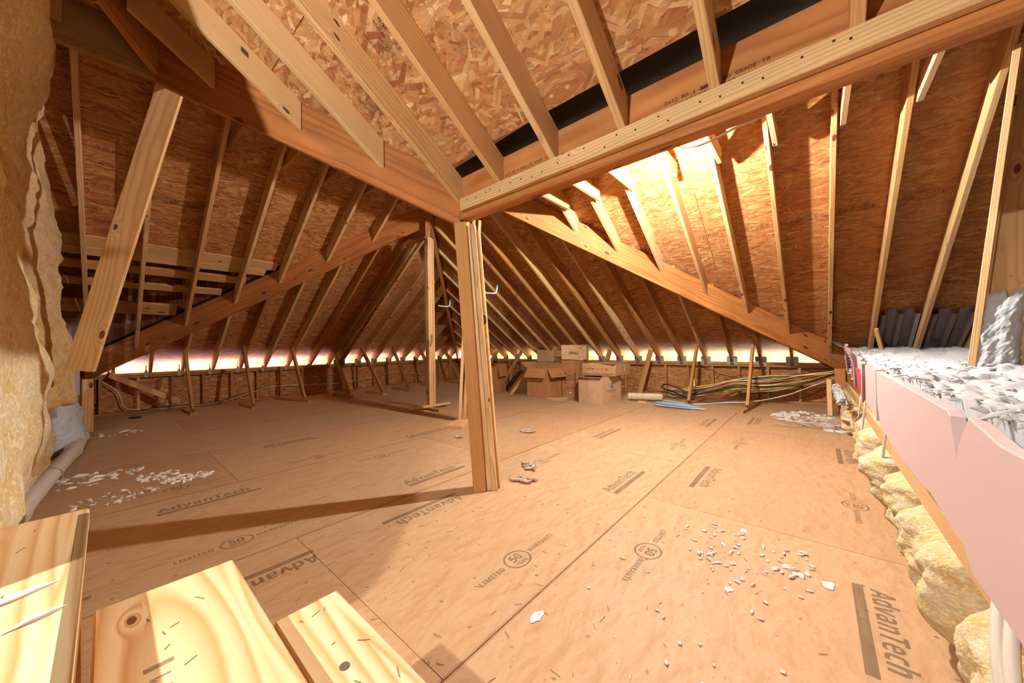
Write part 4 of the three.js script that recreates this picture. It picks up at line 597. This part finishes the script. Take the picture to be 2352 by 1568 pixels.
// carton on a base rectangle: front corner c (plan), directions a and b (plan vectors), height, open or closed; panels are parts
function carton(label, c, a, b, y0, h, mat, o = {}) {
  const g = thing('cardboard_box', label, 'cardboard box', V(c[0], c[1], y0)), t = 0.006, A = V(a[0], a[1], 0), B = V(b[0], b[1], 0), C = V(c[0], c[1], y0), la = A.length(), lb2 = B.length(), na = A.clone().normalize(), nb = B.clone().normalize(), up = new THREE.Vector3(0, 1, 0);
  const side = (o0, d, L, inn) => part('side_panel', board(o0.clone().addScaledVector(inn, t / 2), o0.clone().addScaledVector(d, L).addScaledVector(inn, t / 2), t, h, up, { chamfer: 0.002, tile: [0.6, 0.6], rnd: rng(1) }), mat, g);
  side(C, na, la, nb); side(C, nb, lb2, na); side(C.clone().add(B), na, la, nb.clone().negate()); side(C.clone().add(A), nb, lb2, na.clone().negate());
  const plate = (y) => board(C.clone().addScaledVector(A, 0.5).setY(y0 + y), C.clone().addScaledVector(A, 0.5).add(B).setY(y0 + y), la, t, up, { tile: [0.6, 0.6], chamfer: 0.001, rnd: rng(2) });
  part('bottom_panel', plate(0.001), mat, g);
  if (!o.open) { part('top_flap', plate(h - t + 0.001), mat, g); if (o.tape) part('tape_strip', board(C.clone().addScaledVector(B, 0.5).setY(y0 + h + 0.001), C.clone().addScaledVector(B, 0.5).add(A).setY(y0 + h + 0.001), 0.05, 0.001, up), std({ color: 0xb59a72, roughness: 0.3 }), g); }
  for (const f of o.flaps ?? []) { const [edge, ang, len, sk] = f; const s0 = { a: C, b: C, A: C.clone().add(B), B: C.clone().add(A) }[edge].clone().setY(y0 + h), d = edge.toLowerCase() === 'a' ? A : B, out = { a: nb.clone().negate(), b: na.clone().negate(), A: nb, B: na }[edge], dir = out.clone().multiplyScalar(Math.cos(ang)).add(up.clone().multiplyScalar(Math.sin(ang))); const e0 = s0.clone().addScaledVector(d, 0.01), e1 = s0.clone().addScaledVector(d, 0.99), k = sk ?? 0, f0 = e0.clone().addScaledVector(dir, len).addScaledVector(d, -k), f1 = e1.clone().addScaledVector(dir, len).addScaledVector(d, k), nrm = new THREE.Vector3().crossVectors(d.clone().normalize(), dir).multiplyScalar(0.005); const uv = [[0, 0], [0.8, 0], [0.8, 0.5], [0, 0.5]], q = [[[e0, e1, f1, f0], uv]], lo = [e0, e1, f1, f0].map((v) => v.clone().sub(nrm)); q.push([[lo[3], lo[2], lo[1], lo[0]], uv]); for (let i = 0; i < 4; i++) { const j = (i + 1) % 4, hi = [e0, e1, f1, f0]; q.push([[lo[i], lo[j], hi[j], hi[i]], uv]); } part('flap', build(q), mat, g); }
  const face = (which, u, v, w, hh, m, lab) => { const o0 = which === 'a' ? C : C, d = which === 'a' ? A : B, n = which === 'a' ? nb.clone().negate() : na.clone().negate(); const ctr = o0.clone().addScaledVector(d, u).add(new THREE.Vector3(0, v * h, 0)); let right = d.clone().normalize(); if (new THREE.Vector3().crossVectors(right, up).dot(n) < 0) right.negate(); return part('print', decal(ctr, right, up, w, hh, 0.0012), m, g, lab); };
  return { g, face };
}
const INK = '#1d1812';
{
  // big open brown carton in front
  const b1 = carton('open brown carton with four flaps folded out, left in front of the stack', [5.37, 3.79], [-0.02, 0.46], [0.45, -0.02], 0, 0.55, CARD[0], { open: true, flaps: [['b', -1.0, 0.2, 0.035], ['a', -1.05, 0.19, 0.03], ['A', 0.5, 0.16], ['B', 0.7, 0.18]] });
  b1.face('b', 0.5, 0.38, 0.24, 0.22, stamp(256, 256, (c) => { c.globalAlpha = 0.45; for (let i = 0; i < 12; i++) { c.fillRect(20, 14 + i * 20, 90, 4); c.fillRect(140, 10 + i * 20, 70 + (i * 17 % 30), 4); } }, '#4a2f18'));
  // logo carton
  const b2 = carton('tan carton with a small blue logo, under the flat carton at the front right', [5.27, 2.63], [-0.0, 0.44], [0.59, -0.06], 0, 0.45, CARD[1], { open: true, flaps: [['A', 0.2, 0.1], ['a', 0.06, 0.05], ['b', 1.2, 0.03]] });
  b2.face('a', 0.5, 0.5, 0.001, 0.001, CARD[1]);
  b2.face('b', 0.5, 0.48, 0.4, 0.3, stamp(512, 384, (c) => { c.fillStyle = '#1d5fa8'; c.fillRect(222, 40, 68, 110); c.fillStyle = '#d8e4f0'; c.save(); c.translate(256, 96); c.rotate(0.35); c.fillRect(-5, -36, 10, 70); c.restore(); c.fillRect(240, 60, 30, 7); c.fillStyle = '#5a5148'; c.font = 'bold 27px sans-serif'; c.fillText('PREFERRED HOME INTERIORS', 60, 205); c.font = 'italic 22px serif'; c.fillText('Custom Window Fashions', 130, 240); }), 'blue logo and grey lettering');
  // flat carton on top of it
  const b3 = carton('flat tan carton with printed symbols lying on the logo carton', [5.5, 2.5], [-0.1, 0.56], [0.6, 0.0], 0.463, 0.205, CARD[2], { tape: true });
  b3.face('a', 0.5, 0.5, 0.56, 0.2, stamp(1024, 366, (c) => { c.font = 'bold 34px sans-serif'; c.fillText('1270', 210, 130); for (let i = 0; i < 9; i++) c.fillRect(150 + i * 24, 150, 18, 34); c.font = '22px sans-serif'; c.fillText('APPROVED', 420, 175); c.font = '64px sans-serif'; c.lineWidth = 9; c.beginPath(); for (let k = 0; k < 3; k++) { const a = k * 2.094 - 1.4; c.moveTo(612 + 26 * Math.cos(a), 170 + 26 * Math.sin(a)); c.arc(612, 170, 26, a, a + 1.5); } c.stroke(); c.lineWidth = 5; c.beginPath(); c.arc(760, 170, 48, 0, 7); c.moveTo(795, 170); c.arc(760, 170, 35, 0, 7); c.stroke(); c.fillRect(735, 160, 50, 8); c.fillRect(735, 176, 50, 8); c.globalAlpha = 0.7; for (let i = 0; i < 18; i++) { c.beginPath(); c.moveTo(20 + i * 56, 350); c.lineTo(52 + i * 56, 300); c.lineTo(78 + i * 56, 300); c.lineTo(46 + i * 56, 350); c.fill(); } }, '#4a3b2a'), 'printed symbols and a striped band');
  b3.face('b', 0.6, 0.55, 0.03, 0.1, std({ color: 0xe2cfae, roughness: 0.9 }), 'pale hand hole');
  // tall fragile carton
  const b4 = carton('tall brown carton with two black arrows under the computer carton', [5.93, 3.44], [-0.04, 0.36], [0.36, 0.02], 0, 0.69, CARD[0], { flaps: [['B', 0.35, 0.2]] });
  b4.face('a', 0.5, 0.5, 0.36, 0.66, stamp(512, 940, (c) => { c.font = 'bold 42px sans-serif'; c.fillText('FRAGILE', 165, 420); c.fillText('THIS SIDE UP', 120, 475); c.fillText('HANDLE WITH CARE', 70, 530); for (const x of [110, 395]) { c.fillRect(x - 12, 360, 24, 270); c.beginPath(); c.moveTo(x - 28, 372); c.lineTo(x, 320); c.lineTo(x + 28, 372); c.fill(); } c.font = 'bold 40px sans-serif'; c.fillText('DISH BARREL', 140, 760); c.fillStyle = '#f2f0ea'; c.fillRect(215, 860, 70, 30); }, INK), 'black arrows and warning print');
  // carton with a computer maker's logo
  const b5 = carton('closed tan carton with large black maker lettering on top of the stack', [6.13, 3.38], [-0.24, 0.42], [0.27, 0.1], 0.705, 0.285, CARD[1], { tape: true });
  b5.face('a', 0.5, 0.5, 0.46, 0.26, stamp(1024, 580, (c) => { c.font = 'bold 168px sans-serif'; c.save(); c.scale(1.12, 1); c.fillText('D', 260, 380); c.save(); c.translate(425, 325); c.rotate(-0.62); c.fillText('E', -48, 55); c.restore(); c.fillText('LL', 470, 380); c.restore(); c.fillRect(930, 190, 34, 34); for (let i = 0; i < 4; i++) { c.fillRect(760 + i * 50, 60, 22, 30); if (i < 2) c.fillRect(760 + i * 54, 110, 30, 40); } }, INK), 'black maker lettering');
  b5.face('b', 0.5, 0.55, 0.26, 0.24, stamp(512, 480, (c) => { c.fillRect(90, 40, 90, 40); c.fillRect(240, 30, 20, 90); c.fillRect(330, 40, 24, 80); c.fillRect(230, 170, 64, 44); c.globalAlpha = 0.5; c.fillRect(220, 360, 60, 60); }, INK), 'small black print');
  // carton behind
  const b6 = carton('greyish carton with one flap hanging down, behind the open brown carton', [6.6, 4.43], [-0.0, 0.5], [0.4, 0.0], 0, 0.88, CARD[3], { open: true, flaps: [['a', -1.48, 0.26], ['b', 0.8, 0.12], ['B', 0.6, 0.15]] });
  b6.face('a', 0.5, 0.55, 0.42, 0.12, stamp(256, 64, (c) => { c.globalAlpha = 0.6; c.font = 'bold 40px sans-serif'; c.fillText('KITCHEN', 20, 44); }, '#2c241a'));
  const b7 = carton('brown carton half hidden behind the leaning post', [5.3, 5.0], [-0.05, 0.48], [0.4, 0.12], 0, 0.6, CARD[0], { open: true, flaps: [['b', -1.3, 0.25, 0.02], ['a', 0.3, 0.2]] });
}
{ // boards leaning on the wall between the cartons
  const lean = (name, label, foot, dir, w, th, h, m, s) => { const g = thing(name, label, 'board', V(foot[0], foot[1], 0)); part('panel_body', board(V(foot[0], foot[1], 0.001), V(foot[0] + dir[0], foot[1] + dir[1], h), th, w, V(dir[1], -dir[0], 0).normalize(), { ...rnd(s) }), m, g); };
  lean('leaning_panel', 'pale flat panel leaning behind the open brown carton', [5.6, 4.95], [0.3, -0.28], 0.36, 0.06, 0.52, std({ color: 0xcfae86, map: wt.pine[1] }), 2601);
  lean('leaning_panel', 'dark brown panel leaning left of the pale flat panel', [5.8, 5.2], [0.3, -0.24], 0.36, 0.04, 0.44, std({ color: 0x5b4636, map: wt.fir[0] }), 2602);
  lean('leaning_panel', 'darker panel leaning against the wall brace by the far boxes', [5.95, 5.42], [0.32, -0.24], 0.36, 0.035, 0.42, std({ color: 0x4a3a2e, map: wt.fir[1] }), 2603);
  lean('leaning_panel', 'black backed panel leaning near the far corner beyond the leaning post', [5.5, 6.2], [0.6, 0.25], 0.5, 0.03, 0.5, std({ color: 0x2a2522 }), 2604);
}
['top', 'middle', 'lowest'].forEach((w, i) => { const g = thing('wood_offcut', `${w} thin splintered offcut in the little heap before the open carton`, 'offcut', V(5.3, 3.55, 0), 'offcuts in the little heap'); part('offcut_body', board(V(5.24 + 0.02 * i, 3.72 - 0.05 * i, 0.028 - 0.013 * i), V(5.4 - 0.02 * i, 3.36 + 0.02 * i, 0.028 - 0.013 * i), 0.06 + 0.03 * i, 0.01, undefined, rnd(2620 + i)), PINE[i], g); });
{ // paper wrapped roll
  const g = thing('paper_roll', 'paper wrapped roll lying on a block beside the logo carton', 'roll', V(6.0, 2.3, 0.05)), tex = canvasTex(512, 128, (c, w, h) => { const r = rng(8); c.fillStyle = '#d8c7a4'; c.fillRect(0, 0, w, h); for (let i = 0; i < 90; i++) { c.globalAlpha = 0.25; c.fillStyle = r() < 0.5 ? '#b39c74' : '#efe3c6'; c.fillRect(r() * w, r() * h, 30 * r(), 2 + 4 * r()); } c.globalAlpha = 1; c.fillStyle = '#4a3436'; c.fillRect(380, 30, 80, 50); c.fillStyle = '#3a2c22'; for (let i = 0; i < 3; i++) c.fillRect(60 + i * 80, 0, 3, h); });
  const a = V(5.98, 2.5, 0.075), b = V(6.18, 1.98, 0.075), m = a.clone().lerp(b, 0.5); const cg = soft(30, 24, (u, v) => { const an = v * 6.283, rad = 0.062 * (1 + 0.06 * vn(u * 12, v * 6)) * (u < 0.03 || u > 0.97 ? 0.8 : 1), d = b.clone().sub(a).normalize(), s = new THREE.Vector3().crossVectors(d, new THREE.Vector3(0, 1, 0)).normalize(); const P = a.clone().lerp(b, u).addScaledVector(s, Math.cos(an) * rad).add(new THREE.Vector3(0, Math.sin(an) * rad, 0)); return [P, a.clone().lerp(b, u).lerp(P, 0.85)]; });
  part('roll_body', cg, std({ map: tex, roughness: 0.8 }), g);
  const k = thing('wood_block', 'small wooden block in front of the paper roll', 'wood block', V(5.86, 2.22, 0)); part('block_body', board(V(5.85, 2.28, 0), V(5.9, 2.16, 0), 0.05, 0.035, undefined, rnd(2640)), PINE[0], k);
  const u = thing('folded_umbrella', 'folded pale blue umbrella lying on the floor near the wall brace', 'umbrella', V(5.6, 1.6, 0.02)), BL = std({ color: 0x8fb8de, roughness: 0.55 });
  part('umbrella_cloth', soft(20, 12, (s, t) => { const P0 = V(5.8, 1.97, 0.03).lerp(V(5.72, 1.3, 0.022), s), an = t * 6.283, rad = (0.03 + 0.022 * Math.sin(s * 3.0)) * (1 + 0.25 * Math.sin(an * 5)), q2 = P0.clone().add(V(Math.cos(an) * rad * 1.3, 0.1 * Math.cos(an) * rad, Math.abs(Math.sin(an)) * rad * 0.8)); return [q2, P0]; }), BL, u);
  part('umbrella_rib', closedTube([V(5.68, 1.95, 0.012), V(5.6, 1.72, 0.012), V(5.63, 1.4, 0.012)], 0.005, 16, 5), std({ color: 0x3b4654, roughness: 0.4 }), u); part('umbrella_shaft', closedTube([V(5.72, 1.95, 0.015), V(5.66, 1.5, 0.02), V(5.68, 1.22, 0.02)], 0.008, 12, 6), std({ color: 0xe8eef4, roughness: 0.4 }), u);
}
// ---------------------------------------------------------------- cables at the right
{
  const g = thing('cable_bundle', 'thick bundle of yellow, black, white and orange cables sagging along the right wall', 'cable bundle', V(6.8, 1.0, 0.3)), r = rng(2700);
  const cols = [0xd9b92c, 0xd9b92c, 0xe2cf6a, 0x15151a, 0xe8e3d8, 0xd8cfae, 0x1b1b20, 0xc9b45a, 0xeeeae0].map((c) => std({ color: c, roughness: 0.4 })), orange = std({ color: 0xe2591e, roughness: 0.4 }), navy = std({ color: 0x24305e, roughness: 0.4 });
  for (let i = 0; i < 46; i++) {
    const o = () => (r() - 0.5), m = i === 7 || i === 19 ? orange : i === 11 ? navy : cols[Math.floor(r() * cols.length)], lo = r(), x = 6.72 + 0.2 * r();
    part('cable', closedTube([V(x + 0.02, -0.32 + 0.05 * o(), 0.56 + 0.05 * o()), V(x, 0.15, 0.5 - 0.16 * lo + 0.04 * o()), V(x - 0.04, 0.6, 0.44 - 0.22 * lo + 0.05 * o()), V(x - 0.06, 1.0, 0.4 - 0.2 * lo + 0.06 * o()), V(x - 0.08, 1.3, 0.27 - 0.14 * lo + 0.05 * o()), V(x - 0.12 + 0.1 * o(), 1.65, 0.14 - 0.1 * lo + 0.1 * r()), V(x - 0.15 + 0.2 * o(), 1.95, 0.05 + 0.12 * r()), V(x - 0.1 + 0.15 * o(), 2.15 - 0.15 * r(), 0.08 + 0.1 * r())], 0.0055 + 0.0025 * r(), 60, 6), m, g);
  }
  const BK = std({ color: 0x121216, roughness: 0.45 }); part('cable_loop', closedTube([V(6.5, 1.55, 0.1), V(6.5, 1.85, 0.22), V(6.52, 2.05, 0.26), V(6.55, 2.1, 0.2), V(6.5, 1.95, 0.16), V(6.42, 1.6, 0.05), V(6.45, 1.3, 0.02), V(6.5, 1.0, 0.08)], 0.011, 60, 7), BK, g, 'thick black loop');
  const w = thing('cable', 'loose white cable sagging below the cable bundle to the floor', 'cable', V(6.5, 1.0, 0.1)); part('cable_body', closedTube([V(6.8, -0.28, 0.5), V(6.6, 0.05, 0.34), V(6.45, 0.35, 0.2), V(6.35, 0.75, 0.09), V(6.3, 1.1, 0.05), V(6.15, 1.5, 0.012), V(6.25, 2.0, 0.02), V(6.35, 2.4, 0.03)], 0.008, 80, 6), CABW, w);
  const w2 = thing('cable', 'tan cable crossing the right far wall above the bundle', 'cable', V(7.1, 1.2, 0.4)); part('cable_body', closedTube([V(7.12, 1.55, 0.58), V(7.12, 1.2, 0.46), V(7.12, 0.8, 0.42), V(7.1, 0.6, 0.42)], 0.006, 40, 6), std({ color: 0xb89468, roughness: 0.6 }), w2);
  const c = thing('cable_coil', 'tangled coil of thin grey cable on the floor by the right wall corner', 'cable coil', V(5.2, 0.05, 0)), pts = []; for (let i = 0; i < 70; i++) { const a = i * 0.55, rad = 0.1 + 0.08 * vn(i * 0.4, 3); pts.push(V(5.25 + Math.cos(a) * rad * 0.8 + 0.05 * vn(i * 0.3, 9), -0.02 + Math.sin(a) * rad * 1.3, 0.012 + 0.09 * vn(i * 0.5, 6))); }
  pts.push(V(5.1, 0.2, 0.02), V(5.2, 0.36, 0.01), V(5.05, 0.42, 0.008)); part('coil_body', closedTube(pts, 0.0045, 420, 5), std({ color: 0xcabfb2, roughness: 0.5 }), c);
  part('loose_end', closedTube([V(5.3, 0.1, 0.03), V(5.35, 0.3, 0.04), V(5.5, 0.36, 0.01)], 0.0045, 20, 5), std({ color: 0xcabfb2, roughness: 0.5 }), c);
  const cp = struct('wall_corner', 'framed corner at the right end of the far wall'); part('corner_post', post(6.62, 6.7, -0.2, -0.31, 0, 0.6, rnd(2720)), FIR[0], cp); part('corner_stud', board(V(6.2, -0.13, 0.0), V(6.38, -0.13, 0.46), 0.05, 0.03, V(-0.9, 0, 0.3).normalize(), rnd(2721)), PINE[2], cp); part('corner_panel', box(6.4, 7.2, -0.36, -0.325, 0, 0.62, rnd(2722)), FIR[1], cp);
}
// ---------------------------------------------------------------- prints and litter on the floor
{
  const maker = stamp(1024, 256, (c) => { c.globalAlpha = 0.45; c.font = 'bold 168px sans-serif'; c.fillText('AdvanTech', 24, 140); c.globalAlpha = 0.42; c.fillRect(20, 176, 985, 60); c.globalCompositeOperation = 'destination-out'; c.globalAlpha = 0.35; c.font = 'bold 44px sans-serif'; c.fillText('SUBFLOORING   HUBER', 150, 222); }, '#57503f');
  const circ = stamp(1024, 256, (c) => { c.globalAlpha = 0.5; c.font = 'bold 72px sans-serif'; c.fillText('LIMITED', 20, 154); c.fillText('WARRANTY', 650, 154); c.lineWidth = 15; c.beginPath(); c.ellipse(492, 128, 132, 112, 0, 0, 7); c.stroke(); c.font = 'bold 122px sans-serif'; c.fillText('50', 424, 146); c.font = 'bold 54px sans-serif'; c.fillText('YEAR', 422, 206); }, '#57503f');
  const px = V(1, 0, 0), qx = V(0, 1, 0);
  const put = (m, p, q, w, h, flip) => part('floor_print', decal(V(p, q, 0.0002), flip ? px.clone().negate() : px, flip ? qx.clone().negate() : qx, w, h, 0.0004), m, floor);
  for (const [p, q, f] of [[2.45, 1.06, 0], [2.87, 0.62, 1], [0.46, 3.05, 0], [1.27, 1.81, 1], [1.67, 2.25, 0], [0.4, 1.83, 1], [3.65, 1.78, 0], [4.88, 1.03, 0], [5.28, 0.58, 1], [4.1, -0.18, 1], [1.72, -0.15, 1], [1.3, 4.26, 0], [2.42, 3.42, 0], [-0.3, 2.27, 0]]) put(maker, p, q, 0.54, 0.14, f);
  for (const [p, q, f] of [[1.25, 1.06, 0], [1.67, 0.62, 1], [0.45, 2.27, 0], [2.9, -0.16, 1], [1.66, 3.02, 0], [1.26, 3.46, 1], [2.43, 1.78, 0], [3.65, 1.03, 0], [4.04, 0.58, 1], [5.26, -0.17, 1], [0.34, 3.49, 0]]) put(circ, p, q, 0.52, 0.13, f);
  const r = rng(2800), sp = [], add = (p, q, n, w, s) => { for (let i = 0; i < n; i++) { const a = r() * 6.28, d = Math.sqrt(r()) * w; sp.push([V(p + Math.cos(a) * d, q + Math.sin(a) * d * 0.7, 0.003), s * (0.35 + r()), 1]); } };
  add(0.42, 3.72, 90, 0.16, 0.016); add(0.25, 3.95, 60, 0.16, 0.014); add(0.05, 3.6, 40, 0.22, 0.014); add(1.95, 0.4, 46, 0.22, 0.008); add(2.0, 0.12, 26, 0.14, 0.011); add(1.75, 0.22, 30, 0.3, 0.007); add(1.3, 0.4, 26, 0.5, 0.006); add(5.9, 0.15, 160, 0.45, 0.022); add(5.3, -0.15, 120, 0.2, 0.022); add(2.4, 1.2, 30, 1.2, 0.005); add(-0.1, 4.3, 50, 0.3, 0.02); add(0.0, 6.4, 20, 0.3, 0.02);
  tufts('insulation_crumbs', 'white insulation crumbs scattered over the floor panels', sp, r, std({ color: 0xe9e6e0, roughness: 1 }));
  const petal = std({ color: 0xd9c9b6, roughness: 0.9 });
  [[2.22, 1.78, 8, 'dry curled pale leaves just right of the leaning post base'], [1.98, 1.62, 12, 'brown curled leaves in the shade right of the post base'], [3.15, 2.5, 16, 'pale curled leaves on the floor right of the rear post'], [2.52, 2.98, 5, 'pale curled leaves left of the leaning post']].forEach(([p, q, n, lab], gi) => { const g = thing('dry_leaves', lab, 'leaves', V(p, q, 0)); for (let i = 0; i < n; i++) { const a = p + 0.11 * (r() - 0.5), b = q + 0.16 * (r() - 0.5), an = r() * 6, s = 0.022 + 0.014 * r(); part('leaf', soft(5, 4, (u, v) => { const x = (u - 0.5) * s * 2, w = (v - 0.5) * s * Math.sin(Math.PI * clamp(u, 0.06, 0.94)), y = 0.004 + 0.9 * s * (Math.pow(Math.abs(v - 0.5) * 2, 2) * 0.5 + 0.4 * (u - 0.5) * (u - 0.5)); const P = V(a + x * Math.cos(an) - w * Math.sin(an), b + x * Math.sin(an) + w * Math.cos(an), y); return [P, P.clone().add(V(0, 0, -0.0015))]; }), petal, g); } });
  const straw = std({ color: 0x8a7644, roughness: 0.9 }), st = []; for (let i = 0; i < 75; i++) { const p = 0.4 + 1.9 * r() * (0.3 + 0.7 * r()), q = 0.0 + 1.7 * r(), a = r() * 6.28, l = 0.006 + 0.014 * r(); const b = new THREE.BoxGeometry(l * 2, 0.0012, 0.0013); b.rotateY(a); const at = V(p, q, 0.0012); b.translate(at.x, at.y, at.z); st.push(b); }
  for (let i = 0; i < 26; i++) { const on = i % 3, p = [-0.16, 0.1, 0.32][on] + 0.1 * (r() - 0.5), q = [1.3, 0.9, 0.75][on] + 0.5 * (r() - 0.5), b = new THREE.BoxGeometry(0.008 + 0.02 * r(), 0.001, 0.0012); b.rotateY(r() * 6); const at = V(p, Math.min(q, [1.5, 1.1, 0.9][on]), [0.549, 0.431, 0.361][on]); b.translate(at.x, at.y, at.z); st.push(b); }
  const s2 = mesh('straw_bits', mergeGeometries(st), straw, scene); tag(s2, 'thin dry grass bits scattered over the front floor and planks', 'straw'); s2.userData.kind = 'stuff';
  const scraps = std({ color: 0xf3f1ec, roughness: 1 });
  [[1.02, 0.78, 0.028, 'largest white scrap on the floor seam at the bottom middle'], [1.62, 0.28, 0.02, 'white scrap on the floor near the bottom right'], [1.9, -0.02, 0.03, 'white scrap by the batts at the right'], [2.17, 0.3, 0.026, 'white star shaped scrap on the right part of the floor']].forEach(([p, q, s, lab]) => { const g = thing('insulation_scrap', lab, 'scrap', V(p, q, 0)); part('scrap_body', soft(10, 10, (u, v) => { const a = u * 6.283, d = s * v * (0.55 + 0.9 * vn(Math.cos(a) * 2 + p * 7, Math.sin(a) * 2 + 5)), P = V(p + Math.cos(a) * d, q + Math.sin(a) * d * 0.6, 0.002 + 0.008 * (1 - v) * vn(u * 8, v * 5)); return [P, P.clone().setY(0.0005)]; }), scraps, g); });
}
// printed rows on the far sheathing
{
  const row = stamp(1024, 128, (c) => { const r = rng(77); c.globalAlpha = 0.8; c.font = 'bold 46px sans-serif'; const vt = (t, x, y) => { c.save(); c.translate(x, y); c.rotate(Math.PI / 2); c.fillText(t, 0, 0); c.restore(); }; vt('APA', 190, 14); vt('APA', 700, 14); for (const x of [60, 74, 250, 264, 400, 412, 560, 770, 782, 930]) c.fillRect(x, 10 + 8 * r(), 5, 100); c.font = '17px sans-serif'; ['RATED', '24/16', 'EXPOSURE 1', '7/16 CAT', 'SIZED', 'PRP 108', 'MILL 435'].forEach((t, i) => { vt(t, 90 + 24 * i + (i > 3 ? 220 : 0), 12); vt(t, 600 + 30 * i, 12); }); c.beginPath(); c.moveTo(880, 40); c.lineTo(915, 64); c.lineTo(880, 88); c.fill(); }, '#2a1a0e');
  const upA = V(-1, 0, M).normalize(), upB = V(0, -1, M).normalize();
  for (const [p, qs] of [[4.95, [1.75, 0.95, 0.5, 0.08, -0.35, -0.8, -1.2]], [6.05, [-0.35, -0.8, -1.25]], [3.7, [-0.9, -0.4]]]) for (const q of qs) part('grade_stamp', decal(V(p, q, yA(p) + RISE - 0.0004), V(0, -1, 0), upA, 0.3, 0.1, 0.0003), row, rightSlope, 'black panel print');
  for (const [q, ps] of [[5.6, [-0.02, 0.42, 0.6, 1.05, 1.55, 2.0]]]) for (const p of ps) part('grade_stamp', decal(V(p, q, yB(q) + RISE - 0.0012), V(-1, 0, 0), upB, 0.3, 0.1, 0.0003), row, leftSlope, 'black panel print');
}
scene.add(camera);
renderer.render(scene, camera);
